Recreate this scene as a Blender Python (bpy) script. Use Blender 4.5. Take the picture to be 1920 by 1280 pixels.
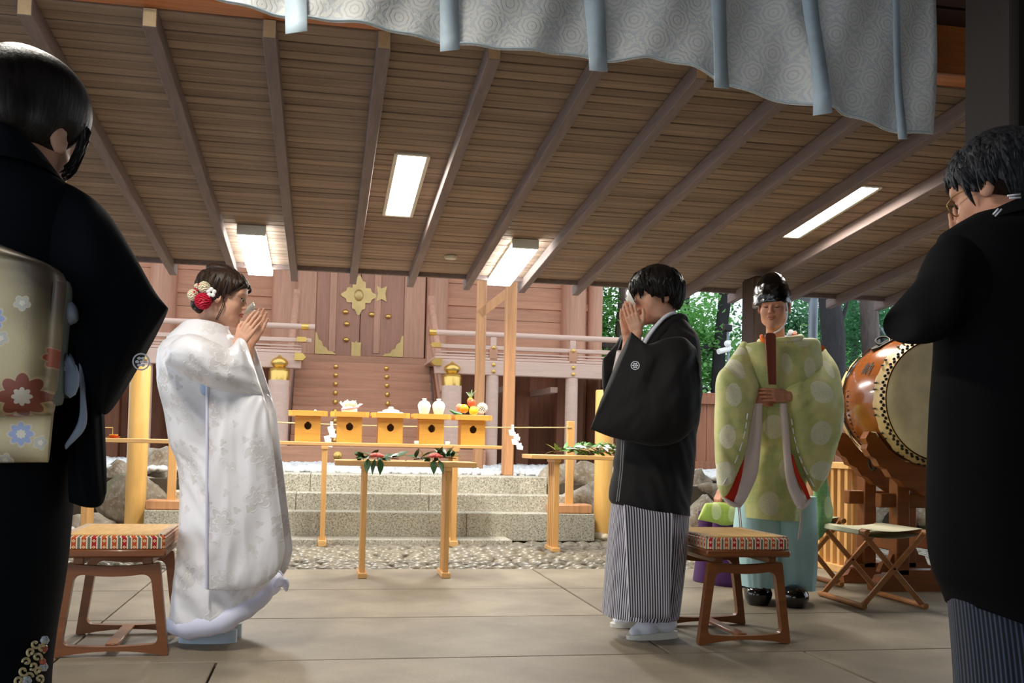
import bpy, math, random
import numpy as np
from mathutils import Vector, Matrix, noise
for o in list(bpy.data.objects): bpy.data.objects.remove(o)
SC = bpy.context.scene; COL = SC.collection
random.seed(7); RNG = np.random.default_rng(7)
PI = math.pi
# ------------------------------------------------------------------ camera
FPX = 1867.0; ROLL = .022; PITCH = math.atan(79.8/FPX); YAW = math.atan(353.4*math.cos(PITCH)/FPX); EYE = .88
PPX, PPY = 960.0, 753.0
fw = Vector((math.sin(YAW)*math.cos(PITCH), math.cos(YAW)*math.cos(PITCH), math.sin(PITCH)))
rt = Vector((math.cos(YAW), -math.sin(YAW), 0)); up = rt.cross(fw)
cx = math.cos(ROLL)*rt + math.sin(ROLL)*up; cy = -math.sin(ROLL)*rt + math.cos(ROLL)*up
cam = bpy.data.cameras.new('camera'); camo = bpy.data.objects.new('camera', cam); COL.objects.link(camo)
m = Matrix.Identity(4)
for i, c in enumerate((cx, cy, -fw)):
    for j in range(3): m[j][i] = c[j]
m[2][3] = EYE
camo.matrix_world = m
cam.sensor_width = 36; cam.lens = 36*FPX/1920; cam.shift_y = (PPY-640)/1920
cam.clip_start = .05; cam.clip_end = 200
SC.camera = camo
def ray(x, y): return FPX*fw + (x-PPX)*cx - (y-PPY)*cy
def A(x, y, Y):                      # where the sight line of a pixel reaches depth Y
    d = ray(float(x), float(y)); return Vector((0, 0, EYE)) + d*(float(Y)/d[1])
def Z(x, y, z=0.0):                  # where it reaches height z
    d = ray(x, y); return Vector((0, 0, EYE)) + d*((z-EYE)/d[2])
# ------------------------------------------------------------------ light and exposure
SC.view_settings.view_transform = 'Standard'; SC.view_settings.look = 'None'
SC.view_settings.gamma = 1; SC.view_settings.use_curve_mapping = False
SC.view_settings.exposure = 0.45
wd = bpy.data.worlds.new('overcast_sky'); SC.world = wd; wd.use_nodes = True
bg = wd.node_tree.nodes['Background']; bg.inputs[0].default_value = (.80, .90, 1.0, 1); bg.inputs[1].default_value = 1.3
LAMP_W = 26.0        # watts of each ceiling lamp
LAMP_E = 14.0        # glow of the tubes
LAMP_FRONT = 55.0
# ------------------------------------------------------------------ materials
def lin(c):
    return tuple((v/255/12.92 if v/255 <= .04045 else ((v/255+.055)/1.055)**2.4) for v in c[:3]) + (1,)
class NT:
    def __init__(s, name):
        s.m = bpy.data.materials.new(name); s.m.use_nodes = True; s.t = s.m.node_tree; s.n = s.t.nodes
        s.b = s.n['Principled BSDF']
    def new(s, ty, **kw):
        n = s.n.new(ty)
        for k, v in kw.items(): setattr(n, k, v)
        return n
    def link(s, a, b): s.t.links.new(a, b)
    def math(s, op, a, b=None, c=None, clamp=False):
        n = s.new('ShaderNodeMath', operation=op, use_clamp=clamp)
        for i, v in enumerate((a, b, c)):
            if v is None: continue
            if isinstance(v, (int, float)): n.inputs[i].default_value = v
            else: s.link(v, n.inputs[i])
        return n.outputs[0]
    def mix(s, f, a, b):
        n = s.new('ShaderNodeMix', data_type='RGBA')
        for k, v in ((0, f), (6, a), (7, b)):
            if isinstance(v, (int, float)): n.inputs[k].default_value = v
            elif isinstance(v, tuple): n.inputs[k].default_value = v
            else: s.link(v, n.inputs[k])
        return n.outputs[2]
    def coord(s, kind='Object', scale=(1, 1, 1), rot=(0, 0, 0)):
        tc = s.new('ShaderNodeTexCoord'); mp = s.new('ShaderNodeMapping')
        mp.inputs['Scale'].default_value = scale; mp.inputs['Rotation'].default_value = rot
        s.link(tc.outputs[kind], mp.inputs[0]); return mp.outputs[0]
    def noise(s, vec, scale, detail=4, rough=.55, dist=0):
        n = s.new('ShaderNodeTexNoise'); s.link(vec, n.inputs['Vector'])
        n.inputs['Scale'].default_value = scale; n.inputs['Detail'].default_value = detail
        n.inputs['Roughness'].default_value = rough; n.inputs['Distortion'].default_value = dist
        return n.outputs['Fac']
    def ramp(s, f, a, b): 
        n = s.new('ShaderNodeMapRange', clamp=True); s.link(f, n.inputs[0])
        n.inputs[1].default_value = a; n.inputs[2].default_value = b; return n.outputs[0]
    def rnd(s): return s.new('ShaderNodeObjectInfo').outputs['Random']
    def bump(s, h, strength=.3, dist=.002):
        n = s.new('ShaderNodeBump'); n.inputs['Strength'].default_value = strength; n.inputs['Distance'].default_value = dist
        s.link(h, n.inputs['Height'])
        if s.b.inputs['Normal'].is_linked: s.link(s.b.inputs['Normal'].links[0].from_socket, n.inputs['Normal'])
        s.link(n.outputs[0], s.b.inputs['Normal'])
    def col(s, c):
        if isinstance(c, tuple): s.b.inputs['Base Color'].default_value = c
        else: s.link(c, s.b.inputs['Base Color'])
    def set(s, rough=.6, metal=0, spec=.5, coat=0, sheen=0):
        s.b.inputs['Roughness'].default_value = rough; s.b.inputs['Metallic'].default_value = metal
        s.b.inputs['Specular IOR Level'].default_value = spec; s.b.inputs['Coat Weight'].default_value = coat
        s.b.inputs['Sheen Weight'].default_value = sheen
    def flowers(s, vec, scale, petals=5, r=.35, rand=.8, w=.25):      # petal-edged spots, one in each cell; returns mask, cell colour, radius
        v = s.new('ShaderNodeTexVoronoi', voronoi_dimensions='2D'); s.link(vec, v.inputs['Vector'])
        v.inputs['Scale'].default_value = scale; v.inputs['Randomness'].default_value = rand
        d = s.new('ShaderNodeVectorMath', operation='SUBTRACT'); s.link(vec, d.inputs[0]); s.link(v.outputs['Position'], d.inputs[1])
        x = s.new('ShaderNodeSeparateXYZ'); s.link(d.outputs[0], x.inputs[0])
        an = s.math('ARCTAN2', x.outputs[1], x.outputs[0])
        pet = s.math('MULTIPLY_ADD', s.math('ABSOLUTE', s.math('COSINE', s.math('MULTIPLY', an, petals/2))), w, 1-w)
        rr = s.math('DIVIDE', v.outputs['Distance'], s.math('MULTIPLY', pet, r*scale))
        return s.ramp(rr, 1.05, .93), v.outputs['Color'], rr
MATS = {}
def plain(name, c, rough=.6, metal=0, spec=.5, var=.12, vs=6, bump=0, bs=60, stretch=(1, 1, 1), coat=0, sheen=0, rnd=0, sub=0, bd=.002):
    t = NT(name); c = lin(c); t.set(rough, metal, spec, coat, sheen)
    v = t.coord('Object', stretch)
    f = t.noise(v, vs)
    dk = tuple(x*(1-var) for x in c[:3])+(1,); lt = tuple(min(1, x*(1+var)) for x in c[:3])+(1,)
    o = t.mix(t.ramp(f, .3, .7), dk, lt)
    if rnd:
        g = t.math('MULTIPLY_ADD', t.rnd(), 2*rnd, 1-rnd)
        n = t.new('ShaderNodeVectorMath', operation='SCALE'); t.link(o, n.inputs[0]); t.link(g, n.inputs['Scale']); o = n.outputs[0]
    t.col(o)
    if bump: t.bump(t.noise(v, bs, 5), bump, bd)
    if sub:
        t.b.inputs['Subsurface Weight'].default_value = sub; t.b.inputs['Subsurface Radius'].default_value = (.012, .004, .002)
        t.b.inputs['Subsurface Scale'].default_value = 1
    MATS[name] = t.m; return t.m
def wood(name, c, axis=0, rough=.5, var=.28, rnd=0, fine=1, bump=.15, coat=0):
    st = [14*fine]*3; st[axis] = .9
    t = NT(name); c = lin(c); t.set(rough, 0, .4, coat)
    v = t.coord('Object', tuple(st))
    off = t.new('ShaderNodeVectorMath', operation='ADD'); t.link(v, off.inputs[0])
    cmb = t.new('ShaderNodeCombineXYZ'); r = t.rnd()
    for i in range(3): t.link(t.math('MULTIPLY', r, 37.0), cmb.inputs[i])
    t.link(cmb.outputs[0], off.inputs[1]); v = off.outputs[0]
    f = t.noise(v, 1.6, 6, .6, .6)
    g = t.noise(v, 9, 3)
    dk = tuple(x*(1-var) for x in c[:3])+(1,); lt = tuple(min(1, x*(1+var*.8)) for x in c[:3])+(1,)
    o = t.mix(t.ramp(f, .32, .68), dk, lt)
    o = t.mix(t.math('MULTIPLY', t.ramp(g, .5, .75), .25), o, tuple(x*.55 for x in c[:3])+(1,))
    if rnd:
        gg = t.math('MULTIPLY_ADD', r, 2*rnd, 1-rnd)
        n = t.new('ShaderNodeVectorMath', operation='SCALE'); t.link(o, n.inputs[0]); t.link(gg, n.inputs['Scale']); o = n.outputs[0]
    t.col(o)
    if bump: t.bump(g, bump, .001)
    MATS[name] = t.m; return t.m
# ------------------------------------------------------------------ mesh helpers
WORG = {}
def org(o): return WORG.get(o.name, Vector((0, 0, 0)))
def thing(name, label, cat, loc, group=None):
    o = bpy.data.objects.new(name, None); COL.objects.link(o); o.empty_display_size = .1
    o.location = loc; WORG[o.name] = Vector(loc); o['label'] = label; o['category'] = cat
    if group: o['group'] = group
    return o
def tag(o, label, cat, group=None):
    o['label'] = label; o['category'] = cat
    if group: o['group'] = group
    return o
def struct(o): o['kind'] = 'structure'; return o
def stuff(o): o['kind'] = 'stuff'; return o
class MB:
    def __init__(s): s.v = []; s.f = []; s.uv = []; s.mi = []
    def add(s, V, F, mi=0, uv=None):
        b = len(s.v); s.v += [tuple(p) for p in V]; s.f += [tuple(i+b for i in f) for f in F]
        s.uv += list(uv) if uv is not None else [(p[0]+p[1], p[2]) for p in V]; s.mi += [mi]*len(F); return s
    def box(s, lo, hi, ch=.004, mi=0, M=None):
        lo = [min(a, b) for a, b in zip(lo, hi)]; hi2 = [max(a, b) for a, b in zip(lo, hi)]
        c = [(a+b)/2 for a, b in zip(lo, hi2)]; h = [(b-a)/2 for a, b in zip(lo, hi2)]
        ch = min(ch, min(h)*.45)
        V = []; idx = {}
        for sx in (-1, 1):
            for sy in (-1, 1):
                for sz in (-1, 1):
                    for ax in range(3):
                        q = [sx*h[0], sy*h[1], sz*h[2]]; sg = (sx, sy, sz)
                        for k in range(3):
                            if k != ax: q[k] -= sg[k]*ch
                        idx[(sx, sy, sz, ax)] = len(V); V.append(q)
        F = []
        for ax in range(3):
            o1, o2 = [k for k in range(3) if k != ax]
            for sg in (-1, 1):
                q = []
                for a, b in ((-1, -1), (1, -1), (1, 1), (-1, 1)):
                    t = [0, 0, 0]; t[ax] = sg; t[o1] = a; t[o2] = b; q.append(idx[(*t, ax)])
                if (sg > 0) == (ax == 1): q.reverse()
                F.append(q)
            for a in (-1, 1):
                for b in (-1, 1):      # edge along ax
                    t0 = [0, 0, 0]; t1 = [0, 0, 0]
                    t0[ax] = -1; t1[ax] = 1; t0[o1] = t1[o1] = a; t0[o2] = t1[o2] = b
                    q = [idx[(*t0, o1)], idx[(*t1, o1)], idx[(*t1, o2)], idx[(*t0, o2)]]
                    n = (Vector(V[q[1]])-Vector(V[q[0]])).cross(Vector(V[q[2]])-Vector(V[q[1]]))
                    w = Vector(V[q[0]])*1; w[ax] = 0
                    if n.dot(w) < 0: q.reverse()
                    F.append(q)
        for sx in (-1, 1):
            for sy in (-1, 1):
                for sz in (-1, 1):
                    q = [idx[(sx, sy, sz, k)] for k in range(3)]
                    if sx*sy*sz < 0: q.reverse()
                    F.append(q)
        C = Vector(c)
        V = [(M @ Vector(q) if M else Vector(q))+C for q in V]
        return s.add(V, F, mi)
    def bar(s, p0, p1, w, h, upv=(0, 0, 1), ch=.003, mi=0):      # beam of width w, height h from p0 to p1
        p0 = Vector(p0); p1 = Vector(p1); d = p1-p0; L = d.length; d.normalize(); u = Vector(upv)
        x = d.cross(u)
        if x.length < 1e-4: x = d.cross(Vector((0, 1, 0)))
        x.normalize(); u = x.cross(d)
        M = Matrix((x, d, u)).transposed(); n = MB(); n.box((-w/2, -L/2, -h/2), (w/2, L/2, h/2), ch)
        c = (p0+p1)/2
        return s.add([M @ Vector(q)+c for q in n.v], n.f, mi)
    def loft(s, rings, cap0=True, cap1=True, mi=0, closed=True, uvs=None):
        n = len(rings[0]); V = [p for r in rings for p in r]; F = []; UV = []
        mid = rings[len(rings)//2]; per = sum((Vector(mid[i])-Vector(mid[(i+1) % n])).length for i in range(n))
        acc = 0; pv = None
        for k, r in enumerate(rings):
            c = sum((Vector(p) for p in r), Vector())/n
            if pv is not None: acc += (c-pv).length
            pv = c
            for i in range(n): UV.append((per*i/n, acc))
        if uvs: UV = uvs
        e = n if closed else n-1
        for k in range(len(rings)-1):
            for i in range(e):
                j = (i+1) % n; F.append((k*n+i, k*n+j, (k+1)*n+j, (k+1)*n+i))
        if closed and cap0: F.append(tuple(range(n-1, -1, -1)))
        if closed and cap1: b = (len(rings)-1)*n; F.append(tuple(range(b, b+n)))
        return s.add(V, F, mi, UV)
    def tube(s, path, rad, n=8, mi=0, cap=True, flat=1.0, upv=(0, 0, 1)):
        path = [Vector(p) for p in path]
        if isinstance(rad, (int, float)): rad = [rad]*len(path)
        rings = []; x = None
        for i, p in enumerate(path):
            d = path[min(i+1, len(path)-1)]-path[max(i-1, 0)]
            if d.length < 1e-9: d = Vector((0, 0, 1))
            d.normalize()
            if x is None:
                u = Vector(upv)
                if abs(d.dot(u)) > .95: u = Vector((0, 1, 0)) if abs(d[1]) < .9 else Vector((1, 0, 0))
                x = d.cross(u)
            else: x = x-d*x.dot(d)
            x.normalize(); y = x.cross(d)
            rings.append([p+(x*math.cos(2*PI*k/n)+y*math.sin(2*PI*k/n)*flat)*rad[i] for k in range(n)])
        return s.loft(rings, cap, cap, mi)
    def lathe(s, prof, c=(0, 0, 0), n=24, mi=0, M=None, cap0=True, cap1=True):
        rings = []
        for r, z in prof:
            q = [Vector((r*math.cos(2*PI*k/n), r*math.sin(2*PI*k/n), z)) for k in range(n)]
            rings.append([(M @ p if M else p)+Vector(c) for p in q])
        return s.loft(rings, cap0, cap1, mi)
    def prism(s, poly, o, ex, ey, th, mi=0):      # polygon in the plane (o, ex, ey), thickness along the normal
        o = Vector(o); ex = Vector(ex); ey = Vector(ey); nz = ex.cross(ey).normalized()*th; n = len(poly)
        ar = sum(poly[i][0]*poly[(i+1) % n][1]-poly[(i+1) % n][0]*poly[i][1] for i in range(n))
        if ar < 0: poly = poly[::-1]
        V = [o+ex*a+ey*b-nz/2 for a, b in poly]+[o+ex*a+ey*b+nz/2 for a, b in poly]
        F = [tuple(range(n-1, -1, -1)), tuple(range(n, 2*n))]+[(i, (i+1) % n, n+(i+1) % n, n+i) for i in range(n)]
        return s.add(V, F, mi)
    def ball(s, c, r, n=12, mi=0, M=None):
        if isinstance(r, (int, float)): r = (r, r, r)
        k = max(4, n//2); prof = [(math.sin(PI*i/k), -math.cos(PI*i/k)) for i in range(k+1)]
        prof[0] = (.02, -1); prof[-1] = (.02, 1)
        D = Matrix.Diagonal(Vector(r)); D = (M @ D) if M else D
        return s.lathe(prof, c, n, mi, D)
    def build(s, name, mats, parent=None, loc=None, smooth=38, me=None):
        V = np.array(s.v, dtype=float).reshape(-1, 3)
        if parent is not None: base = org(parent); o0 = base
        else:
            o0 = Vector(loc) if loc is not None else Vector(((V[:, 0].min()+V[:, 0].max())/2, (V[:, 1].min()+V[:, 1].max())/2, V[:, 2].min()))
        me = bpy.data.meshes.new(name); me.from_pydata((V-np.array(o0)).tolist(), [], s.f)
        if not isinstance(mats, (list, tuple)): mats = [mats]
        for q in mats: me.materials.append(q)
        if len(mats) > 1: me.polygons.foreach_set('material_index', s.mi)
        uvl = me.uv_layers.new(name='UVMap'); li = np.empty(len(me.loops), dtype=np.int32); me.loops.foreach_get('vertex_index', li)
        uvl.data.foreach_set('uv', np.array(s.uv, dtype=np.float32)[li].ravel())
        if smooth:
            me.polygons.foreach_set('use_smooth', [True]*len(me.polygons)); me.update()
            if smooth < 180: me.set_sharp_from_angle(angle=math.radians(smooth))
        me.update()
        o = bpy.data.objects.new(name, me); COL.objects.link(o)
        if parent is not None: o.parent = parent; WORG[o.name] = Vector(o0)
        else: o.location = o0; WORG[o.name] = Vector(o0)
        return o
def copy_tree(o, parent=None):
    c = o.copy(); COL.objects.link(c)
    if parent is not None: c.parent = parent
    for ch in list(o.children): copy_tree(ch, c)
    return c
def inst(src, name, parent, loc, rot=(0, 0, 0), scl=(1, 1, 1)):      # a piece sharing the mesh of src, at world place loc
    c = bpy.data.objects.new(name, src); COL.objects.link(c)
    if parent is not None: c.parent = parent; c.location = Vector(loc)-org(parent)
    else: c.location = loc
    c.rotation_euler = rot; c.scale = scl; WORG[c.name] = Vector(loc); return c
# ------------------------------------------------------------------ smooth-union surfaces for bodies, heads, hands
class Sdf:
    def __init__(s): s.p = []
    def cap(s, a, b, r0, r1=None, k=.01): s.p.append(('c', np.array(a, float), np.array(b, float), r0, r0 if r1 is None else r1, k, 1)); return s
    def ell(s, c, r, k=.01, R=None, sub=False): s.p.append(('e', np.array(c, float), np.array(r, float), R, None, k, -1 if sub else 1)); return s
    def mesh(s, res, pad=.02, fn=None):
        lo = np.full(3, 1e9); hi = -lo
        for t in s.p:
            if t[6] < 0: continue
            if t[0] == 'c':
                rr = max(t[3], t[4]); lo = np.minimum(lo, np.minimum(t[1], t[2])-rr); hi = np.maximum(hi, np.maximum(t[1], t[2])+rr)
            else: rr = t[2].max() if t[3] is not None else t[2]; lo = np.minimum(lo, t[1]-rr); hi = np.maximum(hi, t[1]+rr)
        lo -= pad; hi += pad
        n = np.ceil((hi-lo)/res).astype(int)+1
        ax = [lo[i]+np.arange(n[i])*res for i in range(3)]
        G = np.full(n, .05, dtype=np.float32)
        for t in s.p:
            if t[0] == 'c': rr = max(t[3], t[4]); a = np.minimum(t[1], t[2])-rr; b = np.maximum(t[1], t[2])+rr
            else: rr = t[2].max() if t[3] is not None else t[2]; a = t[1]-rr; b = t[1]+rr
            mg = t[5]+2.5*res+.006; i0 = np.maximum(((a-mg-lo)/res).astype(int), 0); i1 = np.minimum(((b+mg-lo)/res).astype(int)+2, n)
            sl = tuple(slice(i0[i], i1[i]) for i in range(3))
            X, Y, W = np.meshgrid(*(ax[i][sl[i]] for i in range(3)), indexing='ij')
            if t[0] == 'c':
                ba = t[2]-t[1]; L2 = max(ba@ba, 1e-12)
                px, py, pz = X-t[1][0], Y-t[1][1], W-t[1][2]
                h = np.clip((px*ba[0]+py*ba[1]+pz*ba[2])/L2, 0, 1)
                d = np.sqrt((px-ba[0]*h)**2+(py-ba[1]*h)**2+(pz-ba[2]*h)**2)-(t[3]+(t[4]-t[3])*h)
            else:
                px, py, pz = X-t[1][0], Y-t[1][1], W-t[1][2]
                if t[3] is not None:
                    R = np.array(t[3]).T; px, py, pz = (R[0, 0]*px+R[0, 1]*py+R[0, 2]*pz, R[1, 0]*px+R[1, 1]*py+R[1, 2]*pz, R[2, 0]*px+R[2, 1]*py+R[2, 2]*pz)
                q = np.sqrt((px/t[2][0])**2+(py/t[2][1])**2+(pz/t[2][2])**2)
                q2 = np.sqrt((px/t[2][0]**2)**2+(py/t[2][1]**2)**2+(pz/t[2][2]**2)**2)+1e-9
                d = np.where(q < .3, (q-1)*t[2].min(), q*(q-1)/q2)
            g = G[sl]; k = max(t[5], 1e-5)
            if t[6] > 0:
                h = np.clip(.5+.5*(g-d)/k, 0, 1); G[sl] = g*(1-h)+d*h-k*h*(1-h)
            else:
                h = np.clip(.5-.5*(g+d)/k, 0, 1); G[sl] = g*(1-h)+(-d)*h+k*h*(1-h)
        if fn is not None:
            X, Y, W = np.meshgrid(*ax, indexing='ij'); G = G+fn(X, Y, W)
        return nets(G, lo, res)
def nets(G, lo, res):
    S = G < 0; n = np.array(G.shape)-1
    cnt = np.zeros(n, int); ps = np.zeros(tuple(n)+(3,)); ct = np.zeros(n)
    for d in np.ndindex(2, 2, 2): cnt += S[d[0]:d[0]+n[0], d[1]:d[1]+n[1], d[2]:d[2]+n[2]]
    act = (cnt > 0) & (cnt < 8)
    I = np.argwhere(act)
    P = np.zeros((len(I), 3)); C = np.zeros(len(I))
    for ax in range(3):
        o1, o2 = [k for k in range(3) if k != ax]
        for a in (0, 1):
            for b in (0, 1):
                p = I.copy(); p[:, o1] += a; p[:, o2] += b; q = p.copy(); q[:, ax] += 1
                g0 = G[p[:, 0], p[:, 1], p[:, 2]]; g1 = G[q[:, 0], q[:, 1], q[:, 2]]
                c = (g0 < 0) != (g1 < 0); t = np.where(c, g0/np.where(c, g0-g1, 1), 0)
                w = p.astype(float); w[:, ax] += t; P[c] += w[c]; C[c] += 1
    P /= C[:, None]
    ID = np.full(tuple(n), -1, int); ID[act] = np.arange(len(I)) if False else -1
    ID[I[:, 0], I[:, 1], I[:, 2]] = np.arange(len(I))
    F = []
    for ax in range(3):
        o1, o2 = (ax+1) % 3, (ax+2) % 3
        sl0 = [slice(1, -1)]*3; sl1 = [slice(1, -1)]*3
        sl0[ax] = slice(0, -1); sl1[ax] = slice(1, None)
        a = S[tuple(sl0)]; b = S[tuple(sl1)]
        E = np.argwhere(a != b); inn = a[a != b]
        off = np.array([1, 1, 1]); off[ax] = 0; E = E+off
        def idd(d1, d2):
            q = E.copy(); q[:, o1] += d1; q[:, o2] += d2; return ID[q[:, 0], q[:, 1], q[:, 2]]
        q = np.stack([idd(-1, -1), idd(0, -1), idd(0, 0), idd(-1, 0)], 1)
        q[~inn] = q[~inn][:, ::-1]; F.append(q)
    F = np.concatenate(F); F = F[(F >= 0).all(1)]
    return P*res+lo, F
# ------------------------------------------------------------------ materials in use
M_slab = None
def slab_mat():
    t = NT('stone_paving'); t.set(.55, 0, .35); v = t.coord('Object')
    f = t.noise(v, 2.2, 5); g = t.noise(v, 90, 2); c = lin((148, 136, 116)); d = lin((122, 111, 94))
    o = t.mix(t.ramp(f, .35, .65), d, c); o = t.mix(t.math('MULTIPLY', t.ramp(g, .55, .7), .35), o, lin((104, 94, 80)))
    gg = t.math('MULTIPLY_ADD', t.rnd(), .16, .92); n = t.new('ShaderNodeVectorMath', operation='SCALE'); t.link(o, n.inputs[0]); t.link(gg, n.inputs['Scale'])
    t.col(n.outputs[0]); t.bump(g, .15, .0015); return t.m
def granite(name, base, sp):
    t = NT(name); t.set(.7, 0, .3); v = t.coord('Object')
    a = t.noise(v, 85, 3, .7); b = t.noise(v, 60, 2, .7); f = t.noise(v, 1.5, 3)
    o = t.mix(t.ramp(a, .50, .60), lin(base), lin(sp)); o = t.mix(t.math('MULTIPLY', t.ramp(b, .56, .66), .8), o, lin((232, 226, 214)))
    o = t.mix(t.math('MULTIPLY', t.ramp(f, .5, .7), .25), o, lin((140, 140, 112))); t.col(o); t.bump(a, .3, .002); return t.m
def rockmat():
    t = NT('boulder_stone'); t.set(.8, 0, .3); v = t.coord('Object')
    f = t.noise(v, 4, 6, .65); g = t.noise(v, 22, 4, .7); h = t.noise(v, 2.5, 4)
    r = t.rnd()
    base = t.mix(r, lin((158, 146, 126)), lin((186, 178, 166)))
    o = t.mix(t.ramp(f, .35, .65), lin((118, 100, 78)), base)
    o = t.mix(t.math('MULTIPLY', t.ramp(g, .5, .7), .5), o, lin((206, 202, 192)))
    o = t.mix(t.math('MULTIPLY', t.ramp(h, .5, .62), .55), o, lin((128, 134, 98)))
    t.col(o); t.bump(f, .6, .02); t.bump(g, .5, .006); return t.m
M_slab = slab_mat(); M_gran = granite('speckled_granite', (192, 186, 168), (128, 122, 106)); M_rock = rockmat()
M_joint = plain('joint_earth', (84, 76, 62), .9)
M_cob = plain('cobble_stone', (112, 104, 88), .35, var=.3, vs=9, rnd=.38, bump=.2, bs=40, spec=.5)
M_peb = plain('white_pebble', (226, 224, 220), .6, var=.08, rnd=.12)
M_pebc = plain('cream_pebble', (206, 190, 160), .55, var=.15, rnd=.25)
M_earth = plain('dark_soil', (78, 68, 54), .95, bump=.5, bs=20, bd=.01)
M_board = wood('ceiling_board', (146, 126, 110), 0, .75, .26, rnd=.16)
M_raft = wood('rafter_wood', (128, 112, 108), 1, .75, .2, rnd=.08)
M_end = plain('rafter_end_grain', (208, 182, 142), .7, var=.1, vs=30)
M_beam = wood('beam_wood', (190, 114, 60), 0, .5, .25)
M_dark = wood('dark_column_wood', (52, 35, 25), 2, .55, .3)
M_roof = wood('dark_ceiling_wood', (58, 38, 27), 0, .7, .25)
M_shr = wood('shrine_cypress', (196, 148, 122), 2, .55, .14, rnd=.04)
M_shrx = wood('shrine_cypress_board', (194, 142, 112), 0, .55, .14, rnd=.05)
M_shrl = wood('shrine_rail_cypress', (214, 180, 162), 0, .5, .08)
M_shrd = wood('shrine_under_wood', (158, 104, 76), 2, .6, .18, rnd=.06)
M_hin = wood('pale_cypress', (226, 176, 112), 0, .42, .12, rnd=.03)
M_hinz = wood('pale_cypress_upright', (224, 170, 104), 2, .42, .12, rnd=.03)
M_post = wood('yellow_cypress_post', (226, 178, 100), 2, .4, .1)
M_postb = wood('canopy_post_wood', (206, 150, 104), 2, .5, .18)
M_stand = wood('offering_stand_cypress', (230, 168, 76), 0, .4, .08)
M_shrm = wood('shrine_door_wood', (174, 128, 106), 2, .55, .14)  # wood lightened, putting the haze before the doors into its colour
M_goldp = plain('hazed_gilt', (206, 176, 116), .4, .6, var=.12)  # paler gilt, with the haze before the doors put into the colour
M_gold = plain('gilded_brass', (222, 184, 104), .28, .9, var=.08)
M_white = plain('white_paper', (240, 240, 238), .6, var=.02)
M_porc = plain('white_porcelain', (238, 234, 222), .2, var=.02, coat=.3)
M_teak = wood('stool_teak', (124, 74, 40), 0, .38, .22, coat=.15)
M_teakz = wood('stool_teak_upright', (142, 84, 44), 2, .38, .22, coat=.15)
M_leaf = plain('dark_leaf', (46, 84, 40), .4, var=.3, vs=20)
M_leaf2 = plain('tree_leaf', (136, 196, 112), .5, var=.35, vs=1.3, rnd=.2)
M_leaf3 = plain('deep_green_leaf', (88, 144, 100), .5, var=.35, vs=1.3, rnd=.2)  # darker, bluer green for some of the trees
M_bark = plain('tree_bark', (92, 80, 76), .85, var=.35, vs=3, stretch=(4, 4, 1), bump=.8, bs=6, bd=.03)
M_barkd = plain('dark_tree_bark', (44, 42, 44), .85, var=.35, vs=3, stretch=(4, 4, 1), bump=.8, bs=6, bd=.03)
for mt in (M_leaf2, M_leaf3):      # leaves let some light through
    nt = mt.node_tree; b = nt.nodes['Principled BSDF']; b.inputs['Transmission Weight'].default_value = 0
    tr = nt.nodes.new('ShaderNodeBsdfTranslucent'); mx = nt.nodes.new('ShaderNodeMixShader'); mx.inputs[0].default_value = .45
    src = b.inputs['Base Color'].links[0].from_socket; nt.links.new(src, tr.inputs[0])
    out = nt.nodes['Material Output']; nt.links.new(b.outputs[0], mx.inputs[1]); nt.links.new(tr.outputs[0], mx.inputs[2]); nt.links.new(mx.outputs[0], out.inputs[0])
# ------------------------------------------------------------------ hall floor of paving slabs
FY = 6.97
fl = MB().box((-6.5, -3.5, -.12), (8.6, FY-.01, -.02), .001).build('floor', M_joint, loc=(0, 0, 0)); struct(fl)
sl = MB().box((-1.24, -.474, -.03), (1.24, .474, 0), .004)
slm = sl.build('slab', M_slab, fl, smooth=30); SLM = slm.data; bpy.data.objects.remove(slm)
row = 0; y = FY-.478
while y > -3.2:
    off = -1.0 if row < 3 else (-.385 if row % 2 else -1.0)
    for k in range(-2, 4):
        inst(SLM, 'slab', fl, (off+1.245+2.49*k, y, 0), (0, 0, 0 if (k+row) % 2 else PI))
    y -= .955; row += 1
# ------------------------------------------------------------------ ground outside, cobbled gutter, white gravel
gr = MB().box((-9, FY, -.14), (14, 9.9, -.03), .001).box((-9, 9.5, -.1), (14, 27, .5), .001).build('ground', M_earth, loc=(0, 0, 0)); struct(gr)
def pebble_mesh(name, seed, m, n=7):
    r = random.Random(seed); b = MB(); b.ball((0, 0, 0), (.5, .5, .5), n)
    b.v = [(p[0]*(1+.18*noise.noise(Vector(p)*2+Vector((seed, 0, 0)))), p[1]*(1+.18*noise.noise(Vector(p)*2+Vector((0, seed, 0)))), p[2]) for p in b.v]
    o = b.build(name, m, gr, smooth=180); me = o.data; bpy.data.objects.remove(o); return me
COB = [pebble_mesh('cobble', i, M_cob) for i in range(4)]
def scatter_stuff(name, items, m, n=6):      # many small stones as one object
    b = MB(); u = MB().ball((0, 0, 0), .5, n)
    uv = np.array(u.v); fs = np.array([f for f in u.f if len(f) == 4]); caps = [f for f in u.f if len(f) != 4]
    V = []; F = []; k = 0
    for (x, y, z, sx, sy, sz, a) in items:
        c, s = math.cos(a), math.sin(a); q = uv*np.array([sx, sy, sz])
        V.append(np.stack([q[:, 0]*c-q[:, 1]*s+x, q[:, 0]*s+q[:, 1]*c+y, q[:, 2]+z], 1)); F += (fs+k).tolist(); F += [[i+k for i in f] for f in caps]; k += len(uv)
    V = np.concatenate(V); b.v = V.tolist(); b.f = F; b.uv = V[:, :2].tolist(); b.mi = [0]*len(F)
    return stuff(b.build(name, m, gr, smooth=180))
cand = []
yy = FY+.05; r_ = 0
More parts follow.
